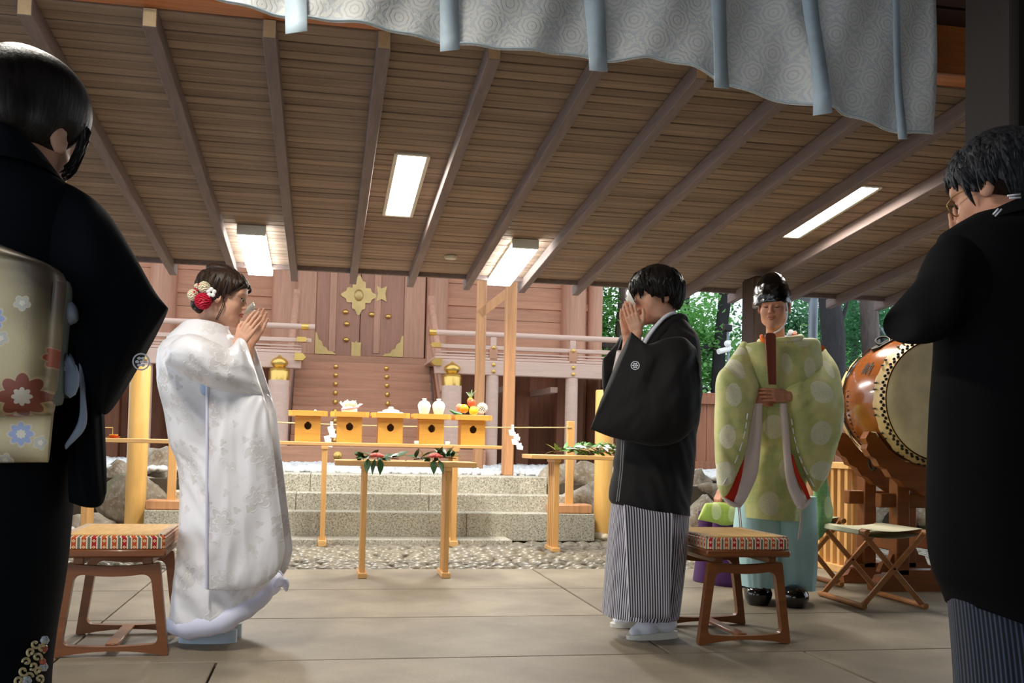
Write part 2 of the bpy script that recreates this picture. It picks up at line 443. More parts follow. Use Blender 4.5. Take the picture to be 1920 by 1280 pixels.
while yy < 9.75:
    xx = -4.2+(.06 if r_ % 2 else 0)
    while xx < 6.6:
        cand.append((xx+random.uniform(-.02, .02), yy+random.uniform(-.015, .015))); xx += random.uniform(.10, .15)
    yy += .083; r_ += 1
cand = [c for c in cand if not (-1.3 < c[0] < 1.68 and c[1] > 8.64) and not (-1.5 < c[0] < 2.5 and c[1] > 8.92)]
cand = [c for c in cand if not (c[1] > 9.2 and (c[0] < -3.2))]
cand.sort(key=lambda c: c[1]+(0 if -1.9 < c[0] < 4.6 else 3))
for x, y in cand[:300]:
    inst(random.choice(COB), 'cobble', gr, (x, y, -.025), (0, 0, random.uniform(-.3, .3)), (random.uniform(.12, .165), random.uniform(.066, .084), random.uniform(.06, .085)))
scatter_stuff('cobbles', [(x, y, -.025, random.uniform(.12, .165), random.uniform(.08, .1), random.uniform(.06, .085), random.uniform(-.3, .3)) for x, y in cand[300:]], M_cob)
# white gravel on the terrace
it = []
for _ in range(15000):
    y = 9.3+(random.random()**1.6)*4.6; x = random.uniform(-4.5, 8.0)
    if y < 9.93 and (-1.2 < x < 2.2 or y < 9.7): continue
    s = random.uniform(.05, .10); it.append((x, y, .5+.06+random.uniform(0, .025), s*1.15, s, s*.75, random.uniform(0, 6)))
it = [i for i in it if not (i[1] > 12.85 and -.1 < i[0] < 1.6)]
it.sort(key=lambda i: i[1])
PEB = [pebble_mesh('pebble', 20+i, M_peb, 6) for i in range(3)]
for i in it[:200]: inst(random.choice(PEB), 'pebble', gr, i[:3], (0, 0, i[6]), (i[3], i[4], i[5]))
scatter_stuff('gravel', it[200:], M_peb, 5)
PEC = [pebble_mesh('pebble', 40+i, M_pebc, 7) for i in range(3)]
k = 0
while k < 100:      # larger cream stones along the feet of the boulders
    x = random.choice([random.uniform(-2.6, -1.5), random.uniform(2.45, 5.6), random.uniform(2.45, 3.4), random.uniform(-1.75, -1.4)]); y = random.uniform(8.95, 9.45)
    s = random.uniform(.09, .16); inst(random.choice(PEC if random.random() < .6 else PEB), 'pebble', gr, (x, y, random.uniform(0.0, .05)), (0, 0, random.uniform(0, 6)), (s*1.2, s, s*.75)); k += 1
# ------------------------------------------------------------------ granite steps
st = thing('stone_steps', 'three broad speckled grey granite steps up to the white gravel terrace', 'steps', (.5, 8.8, 0))
MB().box((-1.2, 8.62, -.05), (1.66, 8.96, .04), .004).build('base_slab', M_gran, gr)
ZS = [A(700, 960, 8.95)[2], A(700, 925, 9.19)[2], A(700, 890, 9.44)[2]]
for (x0, x1, y0, y1, z0, z1, cuts) in ((-1.48, 2.50, 8.95, 9.20, 0, ZS[0], [-.35, 1.3]), (-1.32, 2.36, 9.19, 9.45, .1, ZS[1], [-.22, .98]), (-1.16, 2.15, 9.44, 9.93, .2, ZS[2], [-.1, .92])):
    xs = [x0]+cuts+[x1]
    for a, b in zip(xs[:-1], xs[1:]): MB().box((a+.002, y0, z0), (b-.002, y1, z1), .006).build('granite_block', M_gran, st, smooth=30)
# ------------------------------------------------------------------ boulders
def boulder(c, r, seed, label, flat=.75):
    u = MB().ball((0, 0, 0), 1, 22); V = []
    for p in u.v:
        q = Vector(p); n = noise.noise(q*1.1+Vector((seed*3.1, 0, 0)))*.55+noise.noise(q*2.6+Vector((0, seed*2.7, 0)))*.28+noise.noise(q*6+Vector((seed, 0, 1)))*.08
        # flatten into facets
        for d in range(5):
            a = Vector((math.sin(seed*7+d*2.1), math.cos(seed*5+d*1.7), math.sin(seed*3+d*2.9))).normalized(); h = q.dot(a)
            if h > .62: q -= a*(h-.62)*.85
        q = q*(1+n*.6); V.append((c[0]+q[0]*r[0], c[1]+q[1]*r[1], c[2]+q[2]*r[2]))
    u.v = V
    return tag(u.build('boulder', M_rock, None, loc=(c[0], c[1], c[2]-r[2]*.8), smooth=180), label, 'rock', 'boulders of the terrace edge')
def bpx(x0, x1, y0, y1, Y, seed, label, d=.8):
    a = A((x0+x1)/2, (y0+y1)/2, Y); w = (A(x1, y0, Y)-A(x0, y0, Y))[0]/2; h = (A(x0, y0, Y)-A(x0, y1, Y))[2]/2
    boulder(a, (w*1.38, max(w, h)*d, h*1.34), seed, label)
for a in ((188, 250, 872, 940, 9.75, 1, 'brown boulder with rough top, under the dark sleeve of the guest at left'),
          (205, 340, 905, 1004, 9.55, 2, 'large pale mossy boulder behind the yellow round post at left'),
          (255, 345, 845, 918, 9.95, 3, 'greenish boulder just below the white gravel, left of the bride'),
          (135, 205, 968, 1012, 9.3, 4, 'small grey pyramid-shaped rock low among the pebbles at far left'),
          (120, 215, 925, 1000, 9.75, 5, 'dark brown boulder behind the small grey rock at far left'),
          (1012, 1062, 878, 930, 9.62, 6, 'small brown rock tucked beside the end of the top granite step'),
          (1050, 1128, 866, 930, 9.75, 7, 'rounded mossy boulder under the green sprigs on the side table'),
          (1052, 1130, 915, 1000, 9.45, 8, 'flat-topped pinkish boulder behind the end of the lower steps'),
          (1284, 1330, 880, 950, 9.75, 9, 'brown boulder just behind the back of the groom'),
          (1300, 1360, 905, 945, 9.6, 10, 'grey wedge rock left of the priest, upper one'),
          (1290, 1352, 935, 1005, 9.35, 11, 'grey rock with a pale face, behind the right stool'),
          (1352, 1440, 880, 1000, 9.7, 12, 'boulder mostly hidden behind the priest'),
          (1600, 1662, 868, 925, 9.75, 13, 'greenish boulder right of the slatted stand, upper one'),
          (1605, 1662, 922, 985, 9.35, 14, 'pale grey round boulder behind the folding stool'),
          (1655, 1720, 880, 985, 9.6, 15, 'dark boulder behind the posts of the drum stand'),
          (1700, 1800, 900, 990, 9.5, 16, 'brown boulder right of the drum stand posts'),
          (1470, 1560, 870, 990, 9.6, 17, 'boulder between the priest and the slatted stand')): bpx(*a)
# ------------------------------------------------------------------ roof of the hall
RX = [-.285+.506*k for k in range(-9, 13)]; RF, RB = 4.6, 8.86
SLOPE = (2.65-2.265)/(8.8-4.5)
def rz(y): return 2.65-SLOPE*(y-4.5)           # underside of the rafters
HR = .085
ce = MB().box((-5.2, 4.5, -.02), (6.2, 8.7, .02), .001)
ce.v = [(p[0], p[1], p[2]+rz(p[1])+HR+.05) for p in ce.v]
ce = ce.build('ceiling', M_roof, loc=(0, 6.6, 2.5)); struct(ce)
PL = {}
nb = 48; bw = (8.66-4.5)/nb; ang = -math.atan(SLOPE)
pm = MB().box((-1.0, -bw/2+.003, -.008), (1.0, bw/2-.003, .008), .005); pmo = pm.build('plank', M_board, None, (0, 0, 0), smooth=30); PM = pmo.data; bpy.data.objects.remove(pmo)
for i in range(nb):
    y = 4.5+(i+.5)*bw; x = -5.2; cuts = [-5.2]
    while x < 6.0:
        x = random.choice([q for q in RX if q > x+.4][1:6] or [6.2]); cuts.append(min(x, 6.2))
    dz = random.uniform(-.003, .003)
    for a, b in zip(cuts[:-1], cuts[1:]):
        if b-a > .05: inst(PM, 'plank', ce, ((a+b)/2, y, rz(y)+HR+.012+dz), (ang, 0, 0), ((b-a-.004)/2, 1, 1))
for x in RX:
    b = MB(); L = RB-RF; y0, y1 = 4.47, RB
    b.box((x-.03, y0, 0), (x+.03, y1, HR), .003)
    b.v = [(p[0], p[1], p[2]+rz(p[1])) for p in b.v]
    # front end grain
    for i, f in enumerate(b.f):
        if all(b.v[k][1] < y0+.001 for k in f): b.mi[i] = 1
    b.build('rafter', [M_raft, M_end], ce, smooth=30)
bm = struct(MB().box((-5.2, 4.34, rz(4.48)+HR+.002), (6.2, 4.48, 3.0), .006).build('trim_1', M_beam))
tr2 = struct(MB().box((-5.2, 8.66, rz(8.7)+HR-.03), (6.2, 8.7, rz(8.7)+HR+.09), .004).build('trim_2', M_raft))
up_ = struct(MB().box((-6.5, -3.5, 3.0), (8.6, 4.5, 3.1), .01).build('ceiling', M_roof))
for i in range(30):      # boards of the higher ceiling over the guests
    y = 4.3-i*.26
    inst(PM, 'plank', up_, (1.0, y, 2.992), (0, 0, 0), (7.4, 2.9, 1))
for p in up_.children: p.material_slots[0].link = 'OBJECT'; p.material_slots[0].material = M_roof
# unseen walls added to keep daylight off the guests' backs, left side left open
struct(MB().box((.3, -3.62, -.1), (8.6, -3.5, 3.1), .01).build('shade_wall_back', M_dark)); struct(MB().box((8.5, -3.5, -.1), (8.6, 3.2, 3.1), .01).build('shade_wall_right', M_dark))
# columns
cA = A(1395, 505, 8.2)
M_dark2 = wood('shaded_column_wood', (30, 21, 16), 2, .7, .3)  # shade at the right edge put into a darker copy of the column wood
def column(name, x, y, w, z1, label, m=None):
    o = MB().box((x-w/2, y-w/2, 0), (x+w/2, y+w/2, z1), .02).build(name, m or M_dark); return tag(o, label, 'column')
c1 = A(1428, 700, 8.0); column('column', c1[0], 8.0, .27, rz(8.0)+.02, 'dark brown square roof column behind the head of the priest')
c2 = A(1905, 120, 2.9); column('column', c2[0]+.02, 2.9, .26, 3.0, 'dark column at the right edge above the man with glasses', M_dark2)
# curtain support pole (out of sight above) carries the white curtain
# ------------------------------------------------------------------ ceiling lamps
M_tube = NT('lit_lamp_panel'); M_tube.b.inputs['Emission Color'].default_value = (1, .93, .78, 1); M_tube.b.inputs['Emission Strength'].default_value = LAMP_E
M_tube.b.inputs['Base Color'].default_value = (.8, .8, .8, 1); M_tube = M_tube.m
M_tubec = NT('lit_lamp_panel_cool'); M_tubec.b.inputs['Emission Color'].default_value = (.97, 1, .97, 1); M_tubec.b.inputs['Emission Strength'].default_value = LAMP_E
M_tubec.b.inputs['Base Color'].default_value = (.8, .8, .8, 1); M_tubec = M_tubec.m
M_metal = plain('lamp_housing', (206, 202, 188), .45, var=.04)
def lamp(x, y0, y1, w, drop, label, cool, watt):
    ym = (y0+y1)/2; L = y1-y0; zt = rz(ym)+HR+.004-drop
    t = thing('ceiling_lamp', label, 'lamp', (x, ym, zt), 'fluorescent ceiling lamps')
    def slope(b):
        b.v = [(p[0], p[1], p[2]-SLOPE*(p[1]-ym)) for p in b.v]; return b
    b = MB()
    if drop > .02:
        b.box((x-w/2+.01, y0, zt+drop*.6), (x+w/2-.01, y1, zt+drop), .004)
        for yy in (y0, y1): b.box((x-w/2, yy-.012, zt-.004), (x+w/2, yy+.012, zt+drop-.004), .008)
    else:
        for sx in (-1, 1): b.box((x+sx*w/2-.012, y0, zt-.012), (x+sx*w/2+.012, y1, zt+.006), .002)
        for yy in (y0, y1): b.box((x-w/2, yy-.012, zt-.012), (x+w/2, yy+.012, zt+.006), .002)
    slope(b).build('housing', M_metal, t)
    z0 = zt-.003
    slope(MB().box((x-w/2+.006, y0+.014, z0-.004), (x+w/2-.006, y1-.014, z0+(drop*.6 if drop > .02 else .002)), .001)).build('diffuser', M_tubec if cool else M_tube, t)
    ld = bpy.data.lights.new('lamp_light', 'AREA'); ld.shape = 'RECTANGLE'; ld.size = w*.9; ld.size_y = L*.95; ld.energy = watt
    ld.color = (1, .97, .92) if cool else (1, .94, .84)
    lo = bpy.data.objects.new('lamp_light', ld); COL.objects.link(lo); lo.parent = t; lo.location = (0, 0, -.03); lo.rotation_euler = (ang, 0, 0)
    return t
def onceil(x, y):      # sight line to the underside of the boards
    Y = 6.0
    for _ in range(30):
        p = A(x, y, Y); e = p[2]-(rz(Y)+HR); Y -= e/( (p[2]-EYE)/Y + SLOPE)
    return A(x, y, Y)
lamp(-.565, 7.56, 8.75, .21, .075, 'boxy fluorescent lamp at the far eave above the head of the bride', 1, LAMP_W*1.5)
lamp(1.495, 7.49, 8.675, .21, .075, 'boxy fluorescent lamp at the far eave above the two canopy posts', 1, LAMP_W*1.5)
lamp(.48, 5.93, 7.115, .195, .0, 'recessed warm fluorescent lamp in the middle of the plank ceiling', 0, LAMP_W)
lamp(3.446, 5.88, 7.025, .18, .0, 'recessed warm fluorescent lamp at right, above the drum', 0, LAMP_W)
lamp2 = lamp(-.8, 2.2, 3.4, .21, .0, 'fluorescent lamp of the high ceiling above the guests', 0, LAMP_FRONT)
lamp2.location.z = 2.985
p = onceil(845, 481)
tag(MB().lathe([(.001, -.02), (.045, -.02), (.055, -.006), (.055, .004)], (p[0], p[1], p[2]), 20).build('smoke_detector', M_metal), 'small round cream disc on the plank ceiling near the eave', 'detector')
# ------------------------------------------------------------------ curtain with hanging straps
def curtain():
    t = NT('curtain_damask'); t.set(.6, 0, .3, sheen=.2); v = t.coord('UV', rot=(0, 0, .78))
    m, c, r = t.flowers(v, 8, 8, .055, 0, .1); g = t.noise(t.coord('UV'), 60, 2)
    q = t.new('ShaderNodeTexVoronoi', voronoi_dimensions='2D', feature='DISTANCE_TO_EDGE'); t.link(v, q.inputs['Vector']); q.inputs['Scale'].default_value = 8; q.inputs['Randomness'].default_value = 0
    e = t.ramp(q.outputs['Distance'], .10, .07)
    ring = t.math('MULTIPLY', m, t.ramp(t.math('ABSOLUTE', t.math('SINE', t.math('MULTIPLY', r, 9.0))), .3, .6))
    k = t.math('MAXIMUM', t.math('MULTIPLY', e, t.ramp(g, .4, .5)), ring)
    t.col(t.mix(k, lin((222, 225, 226)), lin((244, 242, 236)))); t.bump(k, .35, .004)
    tr = t.new('ShaderNodeBsdfTranslucent'); tr.inputs[0].default_value = lin((225, 230, 234)); mx = t.new('ShaderNodeMixShader'); mx.inputs[0].default_value = .25
    t.link(t.b.outputs[0], mx.inputs[1]); t.link(tr.outputs[0], mx.inputs[2]); t.link(mx.outputs[0], t.n['Material Output'].inputs[0])
    sm = plain('curtain_strap', (200, 216, 226), .6, var=.06, vs=30, bump=.3, bs=60)
    Yc = 3.9
    key = [(300, -25), (395, 0), (535, 28), (700, 54), (830, 76), (920, 92), (985, 101), (1060, 101), (1105, 108), (1150, 112), (1215, 111), (1290, 128), (1350, 152), (1420, 174), (1520, 206), (1600, 226), (1690, 247), (1756, 249)]
    def bot(x):
        for a, b in zip(key[:-1], key[1:]):
            if a[0] <= x <= b[0]: return a[1]+(b[1]-a[1])*(x-a[0])/(b[0]-a[0])
        return key[-1][1]
    root = thing('curtain', 'white damask ceremonial curtain with pale blue straps, swagged across the top', 'curtain', (1.2, Yc, 2.2))
    nx, nz = 150, 26; V = []; UV = []
    def yo(x, t): return .035*math.sin(x*.021)*(1-t*.3)+.05*math.exp(-((x-1435-90*t*1.2)/26)**2)*(.3+t)+.012*math.sin(x*.06+t*5)
    for i in range(nx+1):
        x = 300+(1756-300)*i/nx; b = A(x, bot(x), Yc)
        for j in range(nz+1):
            t_ = j/nz; z = b[2]+(3.0-b[2])*t_; xx = b[0]+.02*t_
            V.append((xx, Yc-yo(x, 1-t_), z)); UV.append((xx, z))
    F = [(i*(nz+1)+j, (i+1)*(nz+1)+j, (i+1)*(nz+1)+j+1, i*(nz+1)+j+1) for i in range(nx) for j in range(nz)]
    b = MB().add(V, F, 0, UV); o = b.build('cloth', t.m, root, smooth=180); mo = o.modifiers.new('thickness', 'SOLIDIFY'); mo.thickness = .004
    # blue hem edging
    pth = [A(x, bot(x)-4, Yc-.006)-Vector((0, yo(x, 1), 0)) for x in range(305, 1756, 12)]
    MB().tube(pth, .010, 6, flat=.35).build('hem', sm, root, smooth=180)
    for x, w, yb in ((556, 41, 58), (845, 35, 90), (1125, 36, 129), (1355, 30, 163), (1529, 27, 223), (1698, 15, 258)):
        V = []; UV = []
        for j in range(13):
            t_ = j/12; y = yb+(-200-yb)*t_
            for s in (-1, 1):
                xx = x+s*w/2-(yb-y)*.06*(1 if x > 1000 else .3); q = A(xx, y, Yc-.02); z = q[2]
                V.append((q[0], Yc-.012-yo(xx, max(0, 1-t_*1.2))-.006, z)); UV.append((q[0], z))
        F = [(2*j, 2*j+1, 2*j+3, 2*j+2) for j in range(12)]
        o = MB().add(V, F, 0, UV).build('strap', sm, root, smooth=180); mo = o.modifiers.new('thickness', 'SOLIDIFY'); mo.thickness = .005; mo.offset = 1
curtain()
# ------------------------------------------------------------------ shrine hall
def shrine():
    S = thing('shrine_hall', 'pinkish cypress wood shrine hall with veranda, wide stair and gilded door fittings', 'building', (.54, 14.5, .55))
    VY = 13.0; WY = 15.2; Zt = 1.985; Zb = 1.79
    for x0, x1 in ((-4.6, -.30), (1.42, 4.9)):
        MB().box((x0, VY, Zb), (x1, VY+.14, Zt), .01).build('veranda_beam', M_shrl, S)
        MB().box((x0, VY+.02, Zt+.005), (x1, WY-.2, Zt+.04), .005).build('veranda_floor', M_shrl, S)
        for k, (z, r) in enumerate(((2.335, .038),)): MB().tube([(x0-.02, VY+.07, z), (x1 + (.16 if x1 < 0 else 0), VY+.07, z)], r, 12).build('top_rail', M_shrl, S)
        MB().box((x0, VY+.03, 2.13), (x1+(.12 if x1 < 0 else 0), VY+.11, 2.185), .008).build('middle_rail', M_shrl, S)
        for z in (2.035, 2.075): MB().box((x0, VY+.045, z), (x1, VY+.095, z+.022), .004).build('low_rail', M_shrl, S)
    px = [-4.3, -3.2, -2.2, -1.25, 2.2, 3.29, 4.4]
    for x in px:
        MB().box((x-.055, VY+.02, Zt), (x+.055, VY+.12, 2.16), .006).build('rail_post', M_shrx, S)
        MB().box((x-.04, VY+.035, 2.18), (x+.04, VY+.105, 2.30), .006).build('rail_block', M_shrl, S)
        MB().tube([(x, VY+.08, .5), (x, VY+.08, Zb)], .085, 16).build('veranda_post', M_shrl, S)
        for z in (2.16, Zt-.055, Zb+.05): MB().ball((x, VY-.005 if z < 2.1 else VY+.02, z), (.028, .018, .028), 10).build('gold_boss', M_gold, S)
    # golden caps at the stair opening
    for s, x in ((1, -.22), (-1, 1.34)):
        MB().tube([(x, VY+.07, 2.335), (x-s*.09, VY+.07, 2.335)], .042, 12).build('rail_cap', M_gold, S)
        MB().prism([(0, -.03), (.11, -.03), (.13, 0), (.11, .03), (0, .03)], (x+(-.14 if s > 0 else .14), VY-.0, 2.16), (s, 0, 0), (0, 0, 1), .14).build('rail_cap', M_gold, S)
        MB().prism([(0, -.04), (.1, -.04), (.14, 0), (.1, .05), (0, .05)], (x+(-.16 if s > 0 else .16), VY-.01, 1.93), (s, 0, 0), (0, 0, 1), .16).build('beam_cap', M_gold, S)
    # stair
    n = 11; z0 = .55; dz = (Zt+.02-z0)/n; dy = .135
    for k in range(n):
        y = VY+.12+k*dy; z = z0+(k+1)*dz
        MB().box((-.42, y, z-dz), (1.5, y+dy+.05, z), .006).build('stair_step', M_shrx, S)
        for x in (.155, .875): MB().ball((x, y-.002, z-dz/2), (.036, .024, .036), 10).build('gold_boss', M_gold, S)
    MB().box((-1.1, 12.86, .50), (2.1, 13.06, .80), .01).build('stair_base', M_shrx, S)
    for x in (A(519, 856, 12.86)[0], A(633, 856, 12.86)[0]):
        MB().lathe([(.055, 0), (.05, .015), (.03, .028), (.012, .034)], (x, 12.865, .69), 18, 0, Matrix.Rotation(PI/2, 3, 'X')).build('gold_boss', M_gold, S)
    for s, x in ((-1, -.57), (1, 1.648)):
        MB().lathe([(.132, .55), (.132, 1.63), (.12, 1.64)], (x, VY, 0), 24).build('newel_post', M_shrl, S)
        MB().lathe([(.13, 1.625), (.132, 1.74), (.125, 1.75), (.128, 1.765), (.115, 1.775), (.085, 1.785), (.07, 1.80), (.085, 1.815), (.105, 1.835), (.11, 1.86), (.10, 1.885), (.07, 1.91), (.03, 1.93), (.006, 1.955)], (x, VY, 0), 24).build('newel_finial', M_gold, S)
        xi = x-s*.09
        MB().tube([(xi, VY+.1, 1.55), (xi-s*.06, VY+1.45, 2.93)], .05, 12).build('hand_rail', M_shr, S)
        MB().bar((xi, VY+.1, 1.2), (xi-s*.06, VY+1.5, 2.60), .06, .09, ch=.006).build('hand_rail', M_shr, S)
        MB().bar((xi, VY+.15, .62), (xi, VY+1.7, 2.0), .07, .30, ch=.006).build('stair_string', M_shrd, S)
        MB().box((xi-s*.06-.05, VY+1.42, 2.0), (xi-s*.06+.05, VY+1.52, 3.02), .006).build('rail_post', M_shr, S)
    # walls of horizontal boards, round pillars
    for x0, x1 in ((-4.4, -.62), (1.6, 4.2)):
        for k in range(9): MB().box((x0, WY+.02, 2.0+k*.27), (x1, WY+.08, 2.265+k*.27), .004).build('wall_board', M_shrx, S)
        for z in (2.02, 3.0): MB().box((x0, WY-.01, z), (x1, WY+.03, z+.12), .006).build('wall_beam', M_shrx, S)
    for x0, x1 in ((-4.4, -.62), (1.6, 4.2)):
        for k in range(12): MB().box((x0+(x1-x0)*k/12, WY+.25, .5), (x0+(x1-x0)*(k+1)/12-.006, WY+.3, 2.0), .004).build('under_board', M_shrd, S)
    for x, r in ((-4.2, .2), (-2.35, .19), (-.62, .19), (1.67, .17), (3.83, .2), (4.18, .12)):
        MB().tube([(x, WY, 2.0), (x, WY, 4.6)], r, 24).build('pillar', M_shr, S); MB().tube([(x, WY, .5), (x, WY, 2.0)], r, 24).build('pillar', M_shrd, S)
    for x, w in ((2.95, .1), (3.55, .08), (4.35, .16), (4.7, .1), (-2.9, .1), (-1.9, .14), (-1.45, .1), (-3.4, .12)):
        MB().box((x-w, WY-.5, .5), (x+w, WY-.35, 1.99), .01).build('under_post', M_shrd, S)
    for x in (2.45, 3.1, -1.65, -2.6): MB().box((x-.05, VY+.3, 1.60), (x+.05, WY-.4, 1.68), .006).build('floor_joist', M_shrl, S)
    # door
    MB().box((-1.2, WY+.06, 2.0), (2.2, WY+.1, 4.4), .004).build('door_backing', M_shrd, S)
    xa, xb = -.155, 1.163; xm = (xa+xb)/2; zb, zt = 2.16, 3.75
    MB().box((xa-.45, WY-.06, 2.0), (xb+.45, WY+.06, 2.16), .01).build('door_sill', M_shrx, S)
    for x in (xa-.16, xb+.16): MB().box((x-.16, WY-.05, zb), (x+.16, WY+.05, zt+.2), .01).build('door_frame', M_shr, S)
    for x0, x1 in ((xa, xm-.004), (xm+.004, xb)):
        d = MB().box((x0, WY-.03, zb), (x1, WY+.02, zt), .008).build('door', M_shrm, S)
        MB().box((x0+.2, WY-.045, zb+.05), (x0+.3, WY-.028, zt), .004).build('door_rib', M_shr, d)
    def plate(poly, x, z, name='gold_plate'): MB().prism(poly, (x, WY-.045, z), (1, 0, 0), (0, 0, 1), .012).build(name, M_goldp, S)
    for s, x in ((1, xa), (-1, xb)):
        plate([(s*a, b) for a, b in ((0, 0), (.32, 0), (.27, .04), (.2, .05), (.17, .1), (.12, .12), (.1, .19), (.05, .22), (.03, .31), (0, .33))], x, zb+.01)
    plate([(-.07, 0), (.07, 0), (.07, .21), (.02, .2), (0, .23), (-.02, .2), (-.07, .21)], xm-.05, zb)
    plate([(r_*math.cos(a), r_*1.15*math.sin(a)) for a, r_ in [(2*PI*i/72, .20*(1+.22*math.cos(4*2*PI*i/72))*(1+.10*math.cos(12*2*PI*i/72))) for i in range(72)]], xm-.03, 3.08)
    MB().ball((xm-.03, WY-.055, 3.08), (.07, .03, .09), 14).build('gold_boss', M_goldp, S)
    plate([(-.08, -.12), (0, -.08), (.08, -.12), (.055, 0), (.08, .12), (0, .08), (-.08, .12), (-.055, 0)], xm+.31, 3.12)
    for a, b in ((xm-.22, 2.82), (xm+.17, 2.80), (xm+.42, 2.78), (xm-.2, 2.64), (xm-.2, 2.40)): MB().ball((a, WY-.05, b), (.045, .03, .04), 10).build('gold_boss', M_gold, S)
    # roof over the veranda, high above the hall eave
    rb = MB(); rb.box((-5.2, 13.3, -.06), (4.9, 16.5, .06), .01); rb.v = [(p[0], p[1], p[2]+3.95+.75*(p[1]-12.3)+.2) for p in rb.v]; rb.build('roof', M_shrd, S)
shrine()
# ------------------------------------------------------------------ posts and fences on the terrace
a = A(951, 890, 9.95)
tag(MB().box((a[0]-.055, 9.9, .56), (a[0]+.055, 10.01, 2.62), .012).build('canopy_post', M_postb), 'light orange wooden post standing on the top stone step', 'post')
b_ = A(896, 860, 11.4)
cpo = thing('canopy_post', 'wooden post behind the offering table with a diagonal brace', 'post', (b_[0], 11.4, .55))
MB().box((b_[0]-.055, 11.35, .5), (b_[0]+.055, 11.45, 2.95), .012).build('post', M_postb, cpo)
MB().bar(A(898, 590, 11.38), A(950, 550, 11.38), .06, .1).build('brace', M_postb, cpo)
def fence_posts(name, xs, label, dirx):
    t = thing(name, label, 'fence', (xs[0], 9.25, 0))
    for x in xs: MB().lathe([(.088, -.03), (.088, 1.49), (.083, 1.505)], (x, 9.25, 0), 24).build('round_post', M_post, t)
    xe = xs[0]+dirx*2.6
    for z0, z1 in ((1.23, 1.345), (.625, .72)): MB().box((xs[0], 9.22, z0), (xe, 9.28, z1), .006).build('cross_bar', M_hin, t)
fence_posts('post_fence', [-1.60, -2.28], 'yellow round-post fence with two cross bars, behind the guest in dark kimono', -1)
for px_, lb in ((2.63, 'yellow round post rising behind the groom, beside the side table'), (4.75, 'round wooden post behind the slatted stand')): tag(MB().lathe([(.088, -.03), (.088, 1.40 if px_ < 3 else .95), (.083, 1.415 if px_ < 3 else .965)], (px_, 9.15, 0), 24).build('round_post', M_post if px_ < 3 else M_postb), lb, 'post')
def plank_fence():
    t = thing('plank_fence', 'brown vertical plank fence between the groom and the priest', 'fence', (5.6, 13.2, .5))
    x = 4.98
    while x < 9.6:
        MB().box((x, 13.2, .5), (x+.145, 13.23, 1.66+random.uniform(-.01, .01)), .004).build('plank', M_shrd, t); x += .15
    for z0, z1 in ((1.50, 1.62), (.57, .70)): MB().box((4.95, 13.13, z0), (9.6, 13.2, z1), .006).build('fence_rail', M_shrd, t)
plank_fence()
# ------------------------------------------------------------------ rope, rope poles, paper streamers
def rope_pole(px, label, y):
    t = thing('rope_pole', label, 'pole', (px, y, ZS[0]))
    MB().box((px-.035, y-.03, .33), (px+.035, y+.03, 1.11), .005).build('pole', M_hinz, t)
    MB().box((px-.20, y-.10, ZS[0]), (px+.20, y+.10, ZS[0]+.085), .012).build('block', M_postb, t)
PYR = 9.08; PX0 = A(323, 880, PYR)[0]; PX1 = A(1068, 880, PYR)[0]
rope_pole(PX0, 'square pole on a brown wooden block, half hidden by the white robe of the bride', PYR)
rope_pole(PX1, 'square pole on a brown wooden block, right of the stone steps', PYR)
M_rope = plain('straw_rope', (206, 180, 130), .8, bump=.6, bs=90)
rp = [(PX0+(PX1-PX0)*i/24, PYR-.035, 1.05-.03*math.sin(PI*i/24)) for i in range(25)]
tag(MB().tube(rp, .006, 8).build('straw_rope', M_rope), 'thin straw rope stretched between two poles behind the offerings', 'rope')
def shide(px, y0, label, lean):
    p = A(px, y0, PYR-.045); b = MB(); x, y, z = p; w = .030
    b.box((x-.012, y-.004, z-.03), (x+.012, y-.001, z+.02), .001)
    for k in range(4):
        xx = x+lean*(k*.018); zz = z-.03-k*.042; s = .02 if k % 2 else -.008
        b.prism([(-w+s, 0), (w*.7+s, .012), (w+s, -.032), (-w*.6+s, -.05)], (xx, y-.003-.002*k, zz), (1, 0, 0), (0, 0, 1), .0012)
        b.prism([(-w*.5+s, -.005), (w+s, -.02), (w*.9+s, -.055), (-w*.7+s, -.05)], (xx+.008, y-.008-.002*k, zz), (1, 0, 0), (0, 0, 1), .0012)
    tag(b.build('paper_streamer', M_white), label, 'streamer', 'paper streamers on the rope')
shide(622, 794, 'white zigzag paper streamer left of the second offering stand', -.8); shide(961, 800, 'white zigzag paper streamer in front of the canopy post', .8)
# ------------------------------------------------------------------ tables
def slat_leg(t, x, y0, y1, z1, mat=M_hinz, w=.055):      # leg made of upright slats on a foot bar
    MB().box((x-w/2-.012, y0-.02, 0), (x+w/2+.012, y1+.02, .035), .004).build('foot', M_hin, t)
    n = 4; d = (y1-y0)/n
    for k in range(n): MB().box((x-w/2, y0+k*d+.012, .03), (x+w/2, y0+(k+1)*d-.012, z1), .003).build('slat', mat, t)
    MB().box((x-w/2-.006, y0-.01, z1-.03), (x+w/2+.006, y1+.01, z1), .003).build('leg_head', M_hin, t)
OT = .865
ot = thing('offering_table', 'long narrow cypress table carrying five offering stands', 'table', (.57, 8.65, 0))
MB().box((A(521, 837, 8.45)[0], 8.44, OT-.03), (A(941, 842, 8.45)[0], 8.86, OT), .004).build('table_top', M_hin, ot)
for x in (.02, 1.12):
    for y in (8.47, 8.80): MB().box((x-.022, y-.022, .03), (x+.022, y+.022, OT-.03), .003).build('leg', M_hinz, ot)
    MB().box((x-.034, 8.43, 0), (x+.034, 8.84, .05), .004).build('foot', M_hin, ot)
    MB().box((x-.03, 8.44, OT-.06), (x+.03, 8.83, OT-.028), .003).build('leg_head', M_hin, ot)
FT = .755
ft = thing('sprig_table', 'small low cypress table with camellia sprigs, in front of the offering table', 'table', (.55, 6.65, 0))
